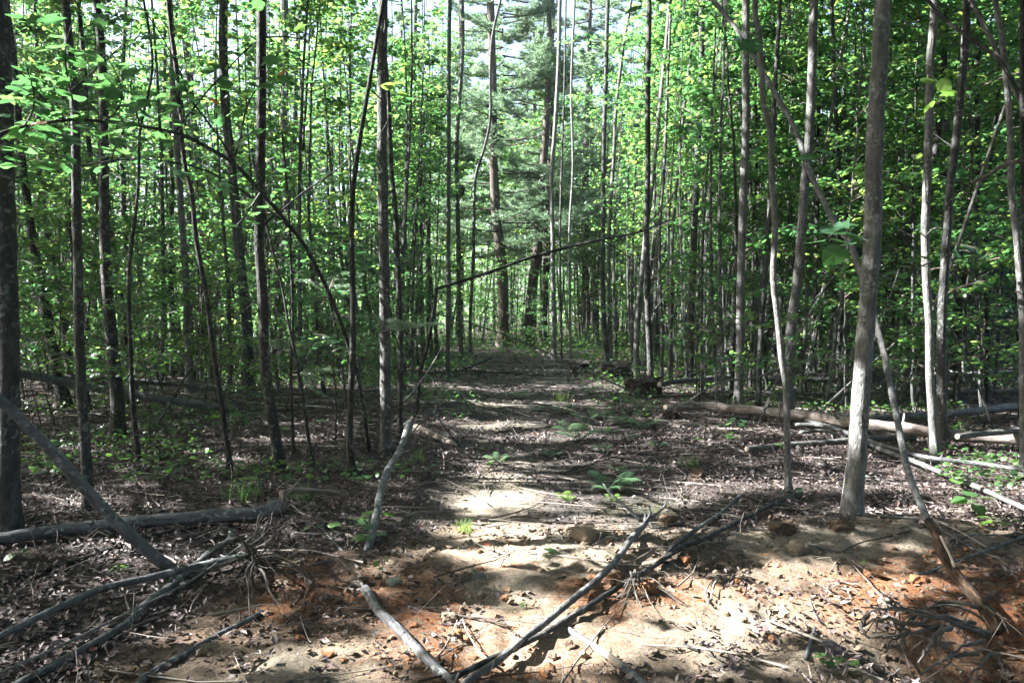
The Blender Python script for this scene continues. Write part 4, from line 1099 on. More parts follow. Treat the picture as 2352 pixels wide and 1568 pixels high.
for lab, pts, w, bk_ in more_sticks:
    log(lab, pts, w, bk_, name='stick', cat='stick', cut=False, sides=7, stubs=2, lift=.012)

# ------------------------------------------------------------------ the woods behind: trees that share their shapes
def tree_variant(seed, H, r0, z0, rmax, nb, nl, size, bark, name='young_tree', sway=.25):
    n = 26
    z = np.linspace(-.15, H, n)
    ph = R.uniform(0, 6, 2)
    ax = np.stack([sway * np.sin(z / H * 4 + ph[0]) + R.normal(0, .012, n) - sway * math.sin(ph[0]), sway * np.sin(z / H * 3.4 + ph[1]) + R.normal(0, .012, n) - sway * math.sin(ph[1]), z], 1)
    rad = r0 * (1 - .85 * np.clip(z / H, 0, 1)) * (1 + .35 * np.exp(-np.clip(z, 0, 9) / .12))
    A = resample(np.column_stack([ax, rad]), 34)
    S = Soup(); tube(S, A[:, :3], A[:, 3], 7, .12, True)
    for k in range(5):
        q = A[int(R.uniform(.08, .6) * len(A))]; az = R.uniform(0, 6.28); e = np.array([math.cos(az), math.sin(az), R.uniform(.2, 1.2)]) * R.uniform(.2, 1.1)
        tube(S, np.array([q[:3], q[:3] + e * .5, q[:3] + e]), [q[3] * .25, q[3] * .15, .002], 3, 0, False)
    tr = S.mesh('trunk', [M[bark]], True)
    cs = crown_soup(ax, z0, H, rmax, nb, nl, size, 'broad')
    return tr, cs.mesh('crown', [M['twig'], M['leaf']])
TV = []
for k in range(10):
    H = [10, 12, 13, 11, 14, 9.5, 12.5, 15, 11.5, 13.5][k]
    TV.append(tree_variant(k, H, [.04,.05,.06,.035,.075,.04,.05,.09,.045,.06][k], H * [.30,.18,.32,.26,.4,.16,.30,.34,.22,.36][k], [1.6,1.9,2.0,1.5,2.3,1.5,1.8,2.5,1.7,2.0][k], [34,38,40,30,44,32,36,46,34,40][k], [92,96,98,90,100,90,96,100,92,96][k], .102,
                           [GREY, DARK, GREY, PALE, GREY, DARK, PALE, DARK, GREY, GREY][k]))
SV = []
for k in range(8):
    H = [2.2, 3.0, 3.8, 4.6, 5.4, 2.6, 6.2, 4.2][k]
    SV.append(tree_variant(k, H, [.010,.012,.016,.02,.024,.011,.028,.018][k], .35 * H if k % 2 else .22 * H, [.6,.8,.95,1.1,1.3,.7,1.4,1.0][k], [10,13,16,18,22,11,24,16][k], [34,36,40,42,44,34,46,40][k], .082, DARK if k % 2 else GREY, sway=.12))

def plant_variant(pair, name, label, cat, group, x, y, s):
    t = thing(name, label, cat, (x, y, float(height(x, y))), group, R.uniform(0, 6.28))
    t.rotation_euler = (R.normal(0, .035), R.normal(0, .035), R.uniform(0, 6.28))
    t.scale = (s, s, s)
    link('trunk', pair[0], t); link('crown', pair[1], t)
    return t

ZONES = {'right': ('slim tree trunk among many in the shady thicket on the right behind the fallen logs', 'trees of the thicket on the right'),
         'left': ('slim dark trunk among many in the woods on the left behind the sloping logs', 'trees of the woods on the left'),
         'mid': ('far tree in the sunlit woods straight ahead beyond the end of the path', 'trees beyond the end of the path')}
placed = [(r[2][0], r[2][1]) for r in TREES]
def lit_through(x, y, top, rad):
    # would a crown here stand in a shaft of sun?
    d = np.array([x, y]) - _T[:, :2]; s = SUN[:2] / np.linalg.norm(SUN[:2])
    t = d @ s; perp = np.abs(d[:, 0] * s[1] - d[:, 1] * s[0]); z = _T[:, 2] + t * math.tan(SUN_EL)
    return bool(np.any((t > .3) & (perp < rad) & (z < top)))
def try_place(n, ymin, ymax, xr, mind, ypow=1.0, tall=(13, 1.0)):
    out = []; guard = 0
    while len(out) < n and guard < n * 60:
        guard += 1
        y = ymin + (ymax - ymin) * R.random() ** ypow
        x = R.uniform(xr[0] * y, xr[1] * y)
        if y < 27 and abs(x - .45 - .01 * y) < 2.4: continue
        if abs(x) < .16 * y and 24 < y < 30: continue
        if x < -4 and y > 40: continue
        if y < 12.5 and abs(1176 + x / y * FPX - 975) < 75: continue      # the snapped sapling stands free
        if lit_through(x, y, *tall): continue
        if any((x - a) ** 2 + (y - b) ** 2 < mind ** 2 for a, b in placed): continue
        placed.append((x, y)); out.append((x, y))
    return out
for zone, n, ymin, ymax, xr in (('right', 84, 12.5, 48, (.10, .70)), ('left', 44, 12.5, 40, (-.70, -.10)), ('mid', 30, 27, 52, (-.16, .18))):
    lab, grp = ZONES[zone]
    for x, y in try_place(n, ymin, ymax, xr, .75, .85):
        plant_variant(TV[R.integers(0, 10)], 'young_tree', lab, 'tree', grp, x, y, R.uniform(.8, 1.15))
for x, y in try_place(48, 12, 26, (.10, .66), .35, .9, (11, .5)):
    t = plant_variant(TV[int(R.choice([0, 3, 5, 8]))], 'young_tree', 'thin straight pole-like tree crowded in the dim thicket on the right', 'tree', 'thin pole-like trees crowded on the right', x, y, R.uniform(.6, .85))
    t.rotation_euler[1] = R.normal(.03, .07)
for x, y in try_place(26, 10, 26, (-.66, -.10), .45, .9, (11, .5)):
    t = plant_variant(TV[int(R.choice([0, 3, 5, 8]))], 'young_tree', 'thin dark pole-like tree crowded among the thicker left trunks', 'tree', 'thin pole-like trees crowded on the left', x, y, R.uniform(.6, .85))
    t.rotation_euler[1] = R.normal(-.03, .07)
for (x, y, k) in [(-2.4, 37, 0), (3.4, 36, 1), (6.0, 33, 0), (-6.0, 43, 1), (1.2, 44, 0), (9.5, 42, 1), (-11, 38, 0), (4.6, 46, 0)]:
    t = thing('pine_tree', 'soft green pine partly hidden behind the three pine trunks straight ahead' if abs(x) < 7 else 'soft green pine half hidden in the far woods to the side of the path', 'tree', (x, y, float(height(x, y))),
              'pines in the background', R.uniform(0, 6))
    if k == 0 and 'PT' not in globals():
        S = Soup(); z = np.linspace(-.2, 20, 24); tube(S, np.stack([.1 * np.sin(z / 4), .1 * np.cos(z / 5), z], 1), .2 * (1 - .85 * z / 20.5), 9, .1); PT = S.mesh('trunk', [M['bark_pine']], True)
    link('trunk', PT, t); link('crown', PC[k], t)
SZ = {'right': 'leafy sapling with flat leaf layers in the undergrowth right of the path', 'left': 'leafy sapling with flat leaf layers in the undergrowth left of the path'}
for zone, n, ymin, ymax, xr in (('left', 85, 8.5, 34, (-.66, -.09)), ('right', 80, 11.5, 36, (.15, .66)), ('right', 8, 9.5, 12, (.5, .66))):
    for x, y in try_place(n, ymin, ymax, xr, .55, tall=(4.5, .7)):
        k = int(R.integers(0, 8))
        plant_variant(SV[k], 'sapling', SZ[zone], 'sapling', 'saplings in the undergrowth ' + ('right' if zone == 'right' else 'left') + ' of the path', x, y, R.uniform(.8, 1.15))
for x, y in try_place(66, 7.5, 20, (-.66, -.10), .4, 1.2, (2.4, .4)) + try_place(26, 9.5, 20, (.20, .66), .4, 1.1, (2.4, .4)):
    plant_variant(SV[int(R.choice([0, 1, 5]))], 'sapling', 'x', 'sapling', 'saplings in the undergrowth ' + ('right' if x > 0 else 'left') + ' of the path', x, y, R.uniform(.4, .85))
for x, y in try_place(16, 24, 32, (-.12, .14), .8):
    plant_variant(SV[int(R.integers(0, 8))], 'sapling', 'low leafy sapling in the brush at the far end of the path', 'sapling', 'saplings at the end of the path', x, y, R.uniform(.6, 1.0))
for x, y in [(R.uniform(-3.2, 3.8), R.uniform(27, 31)) for _ in range(14)]:
    plant_variant(SV[int(R.integers(0, 8))], 'sapling', 'low leafy sapling in the brush at the far end of the path', 'sapling', 'saplings at the end of the path', x, y, R.uniform(.5, .9))

# ------------------------------------------------------------------ unseen leaf masses added for shade: left, overhead and behind, sun gaps cut out
def clumped(n, lo, hi, ncl, sd):
    c = R.uniform(lo, hi, (ncl, 3))
    return c[R.integers(0, ncl, n)] + R.normal(0, 1, (n, 3)) * sd
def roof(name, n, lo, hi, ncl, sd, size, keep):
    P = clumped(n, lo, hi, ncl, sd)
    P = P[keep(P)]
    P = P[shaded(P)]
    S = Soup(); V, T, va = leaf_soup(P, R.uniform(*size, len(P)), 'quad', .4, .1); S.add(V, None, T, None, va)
    tag(link(name, S.mesh(name, [M['leaf_shade']])), kind='stuff')
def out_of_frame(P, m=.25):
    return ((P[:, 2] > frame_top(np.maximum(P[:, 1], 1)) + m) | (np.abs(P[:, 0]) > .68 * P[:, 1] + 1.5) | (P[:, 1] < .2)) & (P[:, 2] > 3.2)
roof('shade_leaves_over', 82000, (-20, -2, 5.0), (7, 15, 12.5), 1900, (.7, .7, .28), (.14, .26), out_of_frame)
roof('shade_leaves_side', 30000, (-42, 14, 4), (-13, 46, 14), 420, (1.0, 1.0, .4), (.2, .36), lambda P: (P[:, 0] < -.68 * P[:, 1] - 2) & (P[:, 1] > 12))
roof('shade_leaves_rear', 80000, (-24, -24, 2), (24, 12, 13), 1300, (1.0, 1.0, .35), (.26, .42), lambda P: (out_of_frame(P) | ((P[:, 1] < -7) & (P[:, 2] > 1))) & ~((P[:, 0] > -20) & (P[:, 0] < 7) & (P[:, 1] > -2)))  # added behind the camera to hold back skylight

# the rest of the crowded thin poles, too many to tell apart, joined
S = Soup(); LP = []
pts_ = try_place(330, 15, 44, (.08, .66), .28, .8, (13, .5)) + try_place(130, 14, 38, (-.66, -.08), .28, .8, (13, .5)) + try_place(30, 27, 44, (-.12, .14), .3, 1, (13, .5))
pts_ += try_place(120, 12.5, 26, (.11, .66), .25, .9, (13, .3)) + try_place(70, 12, 26, (-.66, -.10), .25, .9, (13, .3))
for x, y in pts_:
    h = R.uniform(7, 13); r = R.uniform(.022, .05); lx, ly = R.normal(0, .5, 2); g0 = float(height(x, y))
    t = np.linspace(0, 1, 9)
    A = np.stack([x + lx * t + .12 * np.sin(t * 5 + x), y + ly * t, g0 - .1 + h * t], 1)
    tube(S, A, r * (1.1 - t), 5, .06, False)
    n = int(R.uniform(80, 230)); f = R.uniform(.25, 1, n) ** .8; c = R.integers(0, 26, n)
    ph = c * 2.4 + x; fb = .38 + .62 * ((c * .618) % 1)
    rad_ = R.uniform(.1, 1, n) * (1.7 - 1.1 * fb)
    LP.append(np.stack([x + lx * fb + np.cos(ph) * rad_ + R.normal(0, .14, n), y + ly * fb + np.sin(ph) * rad_ + R.normal(0, .14, n), g0 + fb * h + rad_ * .35 + R.normal(0, .07, n)], 1))
for k in range(110):                                  # dead stems leaning and caught among the trunks
    right = R.random() < .65
    y = R.uniform(8.5, 24); x = R.uniform(.16, .64) * y * (1 if right else -1); L_ = R.uniform(1.5, 6); az = R.choice([0, math.pi]) + R.normal(0, .5); el = R.uniform(.12, 1.1)
    if lit_through(x, y, 3, .3): continue
    e = np.array([math.cos(az) * math.cos(el), math.sin(az) * math.cos(el) * .5, math.sin(el)]) * L_
    if abs(x + e[0] - .5) < 2.0: continue
    p0 = np.array([x, y, float(height(x, y))]); r = R.uniform(.006, .02)
    A = resample(np.array([p0, p0 + e * .5 + R.normal(0, .08, 3) + [0, 0, .1], p0 + e]), 9)
    tube(S, A, np.linspace(r, r * .35, 9), 5, .1, False)
    for q in range(3):
        a = A[R.integers(2, 9)]; f_ = R.normal(0, .25, 3) + e * .08
        tube(S, np.array([a, a + f_ * .5, a + f_]), [r * .4, r * .3, .001], 3, 0, False)
P = np.concatenate(LP)
V, T, va = leaf_soup(P, R.uniform(.08, .14, len(P)), 'broad', .4, .15); S.add(V, None, T, None, va, 1)
tag(link('thicket', S.mesh('thicket', [M['bark_grey'], M['leaf']])), kind='stuff')

# far wood, one mass
def far_wood(n, x0, x1, y0, y1, h, ncl, size=(.28, .5)):
    c = np.stack([R.uniform(x0, x1, ncl), R.uniform(y0, y1, ncl), R.random(ncl) ** .9], 1)
    hh = h(c[:, 0]) * R.uniform(.8, 1.1, ncl)
    c[:, 2] = .3 + c[:, 2] * hh
    P = c[R.integers(0, ncl, n)] + R.normal(0, 1, (n, 3)) * (1.1, 1.1, .45)
    P = P[P[:, 2] > .05]
    V, T, va = leaf_soup(P, R.uniform(*size, len(P)), 'quad', .6, .2)
    return V, T, va
S = Soup()
V, T, va = far_wood(100000, -75, 75, 56, 84, lambda x: np.where(x < -14, 8.0, np.where(x > 6, 17.0, 19.0)), 2500)
S.add(V, None, T, None, va, 0)
V, T, va = far_wood(60000, -60, 62, 42, 56, lambda x: np.where(x < -10, 2.2, 5.0), 1500, (.18, .32))
S.add(V, None, T, None, va, 0)
for k in range(170):
    x = R.uniform(-60, 62); y = R.uniform(54, 78); r = R.uniform(.06, .16)
    if x < -14 and R.random() < .6: continue
    hh = R.uniform(8, 14)
    tube(S, np.array([(x, y, -.2), (x + R.normal(0, .2), y, hh * .5), (x + R.normal(0, .5), y, hh)]), [r, r * .7, .02], 5, .05, False, 1)
tag(link('distant_wood', S.mesh('distant_wood', [M['far_leaf'], M['bark_grey']])), kind='stuff')
# pale road seen through the trunks on the left
S = Soup(); rx = np.linspace(-60, -9, 40); ry = 44 + 2.0 * np.sin(rx * .06)
zz = height(rx, ry)
V = np.concatenate([np.stack([rx, ry - 1.7, zz + .05], 1), np.stack([rx, ry + 1.7, zz + .05], 1)])
Qd = [(i, i + 1, 41 + i, 40 + i) for i in range(39)]
S.add(V, Qd); tag(link('road', S.mesh('road', [M['gravel_road']])), kind='structure')

# ------------------------------------------------------------------ low plants of the forest floor
def scatter(n, ymin, ymax, spread=.68, ypow=1.6):
    y = ymin + (ymax - ymin) * R.random(n) ** ypow
    x = R.uniform(-1, 1, n) * (spread * y + .6)
    return x, y
x, y = scatter(78000, 6.0, 42, .68, .95)
d, tr, sa, orr, mo = masks(x, y)
dens = fbm(x * .7, y * .7, 3, 61)
thr = .50 - .16 * sstep(12, 22, y) + .09 * sstep(0, 3, x) * sstep(16, 9, y) + .05 * sstep(11, 7, y)
k = (dens > thr) & (tr < .15 + .3 * R.random(len(x))) & (d < .2)
x, y = x[k], y[k]
z = height(x, y) + .03 + R.random(len(x)) ** 1.5 * (.12 + (.35 + .7 * sstep(16, 30, y)) * (fbm(x * .9, y * .9, 2, 71)) * sstep(9, 20, y))
V, T, va = leaf_soup(np.stack([x, y, z], 1), R.uniform(.03, .07, len(x)) * (1 + .6 * sstep(12, 25, y)), 'broad', .35, .1)
S = Soup(); S.add(V, None, T, None, va)
tag(link('ground_cover', S.mesh('ground_cover', [M['leaf_low']])), kind='stuff')

# leaf litter
def litter(n, ymin, ymax, ypow, size):
    x, y = scatter(n, ymin, ymax, .68, ypow)
    d, tr, sa, orr, mo = masks(x, y)
    p = 1 - (.86 - .4 * (fbm(x * 2.2, y * 2.2, 3, 85) > .52)) * d - (.70 - .4 * sstep(6.0, 8.0, y)) * tr * (1 - d) - .3 * sa
    p = p * (.55 + .9 * (fbm(x * 1.6, y * 1.6, 3, 81) > .47))
    k = R.random(n) < p
    x, y, d, tr = x[k], y[k], d[k], tr[k]
    z = height(x, y) + R.random(len(x)) * .025 * (1 - tr) + .008
    return np.stack([x, y, z], 1), R.uniform(*size, len(x))
S = Soup()
for a in ((80000, 2.5, 10, 1.15, (.018, .052)), (34000, 8, 22, 1.1, (.04, .075)), (16000, 18, 38, 1.2, (.07, .13))):
    P, s = litter(*a)
    V, T, va = leaf_soup(P, s, 'curl', .38, 0); S.add(V, None, T, None, va)
tag(link('leaf_litter', S.mesh('leaf_litter', [M['litter']])), kind='stuff')

# fine twigs and grass stalks lying on the floor
def rods(n, ymin, ymax, ypow, L, r, S, up=.0, pmin=.12, seg=3):
    x, y = scatter(n, ymin, ymax, .68, ypow)
    d, tr, sa, orr, mo = masks(x, y)
    k = R.random(n) < np.maximum(pmin, 1 - .78 * d - .5 * tr * (1 - d)) * (.35 + .9 * (fbm(x * 1.1, y * 1.1, 3, 91) > .5))
    x, y = x[k], y[k]; m = len(x)
    az = R.uniform(0, math.pi, m); l = R.uniform(*L, m) * (.5 + R.random(m) ** 2)
    curve = R.normal(0, .25, m)
    pts = []
    for t in np.linspace(-.5, .5, seg + 1):
        px = x + np.cos(az) * l * t - np.sin(az) * l * curve * (t * t); py = y + np.sin(az) * l * t + np.cos(az) * l * curve * (t * t)
        pz = height(px, py) + .012 + R.random(m) * .02 + up * (t + .5) * l * R.random(m)
        pts.append(np.stack([px, py, pz], 1))
    C = np.stack(pts, 1)                                   # m, seg+1, 3
    rr = R.uniform(*r, m)
    side = np.stack([-np.sin(az), np.cos(az), np.zeros(m)], 1)
    upv = np.array([0, 0, 1.0])
    offs = [side * 1.0, side * -.5 + upv * .87, side * -.5 - upv * .87]
    taper = np.linspace(1, .4, seg + 1)
    V = np.stack([C + (o * rr[:, None])[:, None, :] * taper[None, :, None] for o in offs], 2)   # m, seg+1, 3, 3
    idx = np.arange(m)[:, None, None] * (seg + 1) * 3 + np.arange(seg)[None, :, None] * 3
    j = np.arange(3)[None, None, :]; j2 = (j + 1) % 3
    Q = np.stack([idx + j, idx + j2, idx + 3 + j2, idx + 3 + j], 3).reshape(-1, 4)
    S.add(V.reshape(-1, 3), Q, None, None, np.repeat(R.random(m), (seg + 1) * 3))
S = Soup()
rods(3600, 2.6, 12, 1.1, (.10, .55), (.0018, .0055), S)
rods(1300, 2.8, 14, 1.1, (.4, 1.3), (.003, .010), S)
rods(2600, 10, 30, 1.2, (.3, 1.6), (.005, .016), S)
rods(1500, 2.8, 10, 1.1, (.15, .4), (.001, .002), S, up=.8)
tag(link('twig_litter', S.mesh('twig_litter', [M['twig']], True)), kind='stuff')

# crumbs and clods of earth
ICO_V = []
g = (1 + 5 ** .5) / 2
ICO_V = np.array([(-1, g, 0), (1, g, 0), (-1, -g, 0), (1, -g, 0), (0, -1, g), (0, 1, g), (0, -1, -g), (0, 1, -g), (g, 0, -1), (g, 0, 1), (-g, 0, -1), (-g, 0, 1)], float) / math.sqrt(1 + g * g)
ICO_F = np.array([(0,11,5),(0,5,1),(0,1,7),(0,7,10),(0,10,11),(1,5,9),(5,11,4),(11,10,2),(10,7,6),(7,1,8),(3,9,4),(3,4,2),(3,2,6),(3,6,8),(3,8,9),(4,9,5),(2,4,11),(6,2,10),(8,6,7),(9,8,1)])
n = 27000
y = 2.5 + 4.2 * R.random(n) ** 1.1; x = R.uniform(-2.6, 4.2, n)
d, tr, sa, orr, mo = masks(x, y)
k = (R.random(n) < (.05 + .9 * d) * (.35 + .65 * (fbm(x * 3, y * 3, 3, 101) > .5)) * (1 - .55 * sa)) & (x > -.68 * y - .2) & (x < .68 * y + .2)
x, y, d, sa, orr = x[k], y[k], d[k], sa[k], orr[k]; m = len(x)
sz = .0025 + .017 * R.random(m) ** 4 + .004 * R.random(m)
V = ICO_V[None] * R.uniform(.45, 1.45, (m, 12, 1)) * sz[:, None, None] * np.stack([R.uniform(.8, 1.4, m), R.uniform(.8, 1.4, m), R.uniform(.5, .9, m)], 1)[:, None, :]
V = V + np.stack([x, y, height(x, y) + sz * .15 + .003], 1)[:, None, :]
T = (ICO_F[None] + (np.arange(m) * 12)[:, None, None]).reshape(-1, 3)
va = np.clip(.25 + .3 * sa + .55 * (orr > .3) * R.random(m) ** 2 + R.normal(0, .12, m), 0, 1)
S = Soup(); S.add(V.reshape(-1, 3), None, T, None, np.repeat(va, 12))
tag(link('soil_crumbs', S.mesh('soil_crumbs', [M['clod']], False)), kind='stuff')

def lump_mesh(name, mat, seed, var, sub=3, rough=.35):
    import bmesh
    bm = bmesh.new(); bmesh.ops.create_icosphere(bm, subdivisions=sub, radius=1.0)
    V = np.array([v.co[:] for v in bm.verts]); T = np.array([[v.index for v in f.verts] for f in bm.faces]); bm.free()
    nz = fbm(V[:, 0] * 1.3 + seed * 3.1 + V[:, 2], V[:, 1] * 1.3 - seed + V[:, 2] * .7, 3, seed) - .5
    nf = fbm(V[:, 0] * 5 + V[:, 2] * 3, V[:, 1] * 5 - V[:, 2] * 4, 3, seed + 40) - .5
    nf2 = fbm(V[:, 0] * 2.2 - V[:, 2] * 2, V[:, 1] * 2.2 + V[:, 2] * 2, 2, seed + 80) - .5
    V = np.clip(V, -.78, .72) * (1 + rough * 2 * nz + rough * 1.4 * nf2 + rough * 1.1 * nf)[:, None] * (1, 1, .75)
    return new_mesh(name, V, None, T, {'bk': V, 'var': np.full(len(V), var)}, False, [mat])
LM = {'tan': lump_mesh('clod', M['clod'], 1, .48), 'tan2': lump_mesh('clod', M['clod'], 2, .5), 'orange': lump_mesh('stone', M['clod'], 3, .82, 3, .25), 'dark': lump_mesh('earth', M['root_earth'], 8, .02, 3, .5), 'brown': lump_mesh('clod', M['clod'], 4, .16), 'orange2': lump_mesh('stone', M['clod'], 5, .85, 3, .3), 'grey': lump_mesh('stone', M['stone'], 6, .5, 3, .2)}
lumps = [('big pale clod of earth standing at the far edge of the sunny sand', 1345, 1218, 70, 'tan'), ('smaller crumbling clod just left of the big pale one', 1312, 1212, 34, 'tan2'), ('brown clod at the forked tip of the left crossing pole', 1535, 1192, 52, 'brown'),
 ('grey pebble-sized lump in front of the broad green leaf', 1348, 1282, 20, 'tan2'), ('earth stump right below the big smooth trunk', 1930, 1200, 56, 'brown'), ('wide earth lump left of the big smooth trunk foot', 1795, 1205, 60, 'brown'),
 ('crumbly sunlit clod on the tan bank', 1835, 1252, 62, 'tan'), ('rounded orange stone between the two crossing poles', 1418, 1322, 32, 'orange2'), ('blocky orange stone leaning on the right crossing pole', 1488, 1345, 46, 'orange'),
 ('orange stone on the bank above the crossing poles', 1576, 1282, 28, 'orange'), ('flat orange stone in the clay at left of the crossing poles', 1330, 1338, 26, 'orange2'), ('yellow crumbling clod in the middle of the clay', 1030, 1412, 42, 'tan'),
 ('small orange stone left of the yellow clod', 948, 1436, 30, 'orange'), ('orange stone wedged where the foreground poles meet', 1056, 1536, 26, 'orange'), ('dark stone lying under the hanging roots', 680, 1440, 46, 'brown'),
 ('small yellow stone beside the dark stone', 690, 1462, 24, 'orange'), ('round stone with a pale green leaf on top', 905, 1335, 42, 'grey'), ('brown block of earth at the foot of the propped log', 822, 1330, 50, 'brown'),
 ('greenish stone on the orange clay at the right', 2030, 1378, 28, 'grey'), ('red clay lump near the rotten stem', 2108, 1328, 42, 'orange'), ('orange lump by the tiny seedling in the clay', 1995, 1315, 26, 'orange2'),
 ('orange pebble on the sunny clay at right', 1695, 1332, 18, 'orange'), ('small orange lump at the sunny sand edge', 1160, 1370, 20, 'orange2'), ('brown pebble on the sand left of the orange clay', 1198, 1362, 22, 'brown'),
 ('yellow stone near the bottom of the crossing poles', 1268, 1500, 24, 'tan'), ('earth lump by the short peeled pole', 1310, 1480, 34, 'brown'), ('clod at the upper end of the sand patch', 1240, 1205, 16, 'tan2'), ('orange clod in the shade of the fallen pole', 905, 1392, 26, 'orange2'),
 ('dark lump at the mossy bank by the path', 1600, 1088, 44, 'brown'), ('orange shard upright in the clay below the root clump', 1345, 1458, 22, 'orange')]
for lab, u, v, w, k in lumps:
    p = ground_hit(u, v + w * .25); r = w * p[1] / FPX / 2
    o = link('stone' if 'stone' in lab or 'pebble' in lab else 'clod', LM[k], None, (p[0], p[1], p[2] + r * .28))
    o.scale = (r * R.uniform(.85, 1.1), r, r * R.uniform(.8, 1.05)); o.rotation_euler = (R.normal(0, .2), R.normal(0, .2), R.uniform(0, 6.28))
    tag(o, lab, 'stone' if o.name.startswith('stone') else 'clod', 'lumps on the dug earth')

# ------------------------------------------------------------------ small plants
def fern(label, u, v, w, n=7, young=False):
    p = ground_hit(u, v); L = w * p[1] / FPX * .78
    t = thing('fern', label, 'fern', (p[0], p[1], p[2]), 'ferns on the path')
    for k in range(n):
        az = k * 2 * math.pi / n + R.normal(0, .3)
        S = Soup(); l = L * R.uniform(.75, 1.15); m = 18
        s = np.linspace(0, 1, m); rise = R.uniform(.8, 1.3)
        C = np.stack([np.zeros(m), l * s * .92, l * (rise * s - .62 * rise * s ** 2.4)], 1)
        tube(S, C, np.linspace(.0022, .0006, m), 3, 0, False, 1, .5)
        PV = []; PT_ = []
        for i in range(2, m):
            wl = l * .30 * math.sin(math.pi * min(1, (s[i] * .93 + .08))) ** .8 + .004
            for sg in (-1, 1):
                c = C[i]; b = len(PV)
                tip = c + np.array([sg * wl, wl * .30, -wl * .18])
                PV += [c + [0, -.006 - wl * .03, 0], c + [0, .006 + wl * .03, 0], c + np.array([sg * wl * .5, wl * .22, -.01 * wl]), tip, c + np.array([sg * wl * .5, wl * .08, -.02 * wl])]
                PT_ += [(b, b + 2, b + 1), (b, b + 4, b + 2), (b + 4, b + 3, b + 2)]
        S.add(np.array(PV), None, PT_, None, R.random(), 0)
        o = link('frond', S.mesh('frond', [M['leaf_young'] if young else M['fern'], M['twig']]), t); o.rotation_euler = (R.normal(0, .08), 0, az)
for a in [('largest fern in the middle of the path', 1330, 1012, 95, 9), ('fern behind the largest one on the path', 1345, 972, 60, 7), ('low fern left of the largest one, at the path centre', 1296, 948, 60, 6), ('fern on the right border of the path', 1418, 975, 62, 7),
          ('pale broad-leaved fern between two others on the path', 1372, 958, 50, 5), ('leafy fern clump by the peeled end of the furrowed log', 1478, 985, 60, 7), ('dull spreading fern in front of the dark litter on the path', 1400, 1128, 90, 8), ('small fern at the left edge of the path', 1145, 1062, 50, 6),
          ('fern beside the sunlit litter near the log tip', 1490, 1080, 40, 6)]:
    fern(*a)
fern('young bright green fern lit by the sun in the path', 1300, 1152, 48, 6, True)
fern('bright yellow-green fern at the sunlit litter edge', 1410, 1152, 34, 6, True)

for k_ in range(9):
    u_, v_ = [(1230, 945), (1452, 1010), (1385, 1040), (1265, 1050), (1440, 925), (1190, 915), (1360, 905), (1510, 1030), (1420, 1085)][k_]
    fern(['small fern on the path left of the low fern', 'small fern by the right path border, nearest the log end', 'small fern in the path below the largest fern', 'small fern at the middle of the path, left side', 'small fern far up the right border of the path', 'small fern far up the left half of the path',
          'small fern far up the middle of the path', 'small fern in the litter under the log end', 'small fern just beyond the dull spreading fern'][k_], u_, v_, R.uniform(30, 50), 6)

def seedling_meshes():
    out = []
    for s in range(4):
        out.append(big_leaf_mesh('leaf', M['leaf_low'], [2, 0, 5, 4][s]))
    return out
SL = seedling_meshes()
def seedling(label, u, v, h, leaves, lsize, mat=None, cat='seedling', group=None, y=None):
    p = ground_hit(u, v); s = p[1] / FPX
    t = thing('seedling', label, cat, tuple(p), group); H = h * s
    S = Soup(); C = np.array([(0, 0, -.01), (R.normal(0, .01), R.normal(0, .01), H * .5), (R.normal(0, .02), R.normal(0, .02), H)])
    tube(S, resample(C, 6), np.linspace(.003, .0015, 6), 5, .1); link('stem', S.mesh('stem', [M['twig']], True), t)
    for k in range(leaves):
        me = random.choice(mat or SL); o = link('leaf', me, t)
        az = k * 2.4 + R.normal(0, .3); z = H * (1 - .55 * (k / max(1, leaves)) * R.random())
        sz = lsize * s * R.uniform(.55, .8)
        o.location = (-math.sin(az) * sz * .55, math.cos(az) * sz * .55, z)
        o.rotation_euler = (R.normal(-.1, .2), R.normal(0, .2), az); o.scale = (sz,) * 3
    return t
seedling('single broad heart-shaped green leaf standing on the sand', 1278, 1288, 18, 1, 46, [big_leaf_mesh('leaf', M['leaf'], 2)])
seedling('yellow-green upright seedling at the foot of the propped log', 876, 1345, 62, 6, 26, BIGY)
seedling('leafy vine seedling growing against the propped log, upper', 862, 1200, 24, 5, 44)
seedling('vine seedling with large round leaves against the lower propped log', 845, 1260, 40, 5, 48)
seedling('round-leaved seedling just left of the propped log', 800, 1225, 30, 3, 50)
seedling('sunlit large-leaved seedling in litter at far right', 2300, 1222, 30, 4, 56, [big_leaf_mesh('leaf', M['leaf_young'], 1)])
seedling('broad-leaved green plant leaning on the sloping pole at right', 2235, 1188, 46, 7, 60)
seedling('second broad-leaved plant under the sloping pole at right', 2190, 1120, 30, 6, 46)
seedling('green seedling beneath the close pair of trees', 2170, 1000, 26, 7, 36)
seedling('bright sprout by the root-hung end of the furrowed log', 1690, 992, 30, 5, 34, BIGM)
seedling('tiny plant cupped under the furrowed log', 1680, 1020, 20, 5, 26)
seedling('low green seedling in the bottom foreground right of centre', 1895, 1530, 22, 5, 30)
seedling('second low seedling in the bottom foreground', 1945, 1545, 30, 6, 30)
seedling('small blue-green sprig at the bottom of the clay', 1880, 1515, 12, 3, 22)
seedling('tiny four-leaved seedling on the orange clay by the poles', 1205, 1395, 8, 4, 18)
seedling('small upright seedling on the sunny clay at right', 1985, 1310, 26, 4, 14, BIGY)
seedling('green shoot at the pole tip before the snaking tree', 1815, 1140, 14, 6, 26, BIGM)
seedling('small plant left of the clay at the pole root', 720, 1225, 20, 4, 24)
seedling('green seedling lying over the dark left foreground', 405, 1340, 16, 5, 24)
seedling('green seedling beside the leaning dark pole', 120, 1095, 14, 3, 34, BIGM)
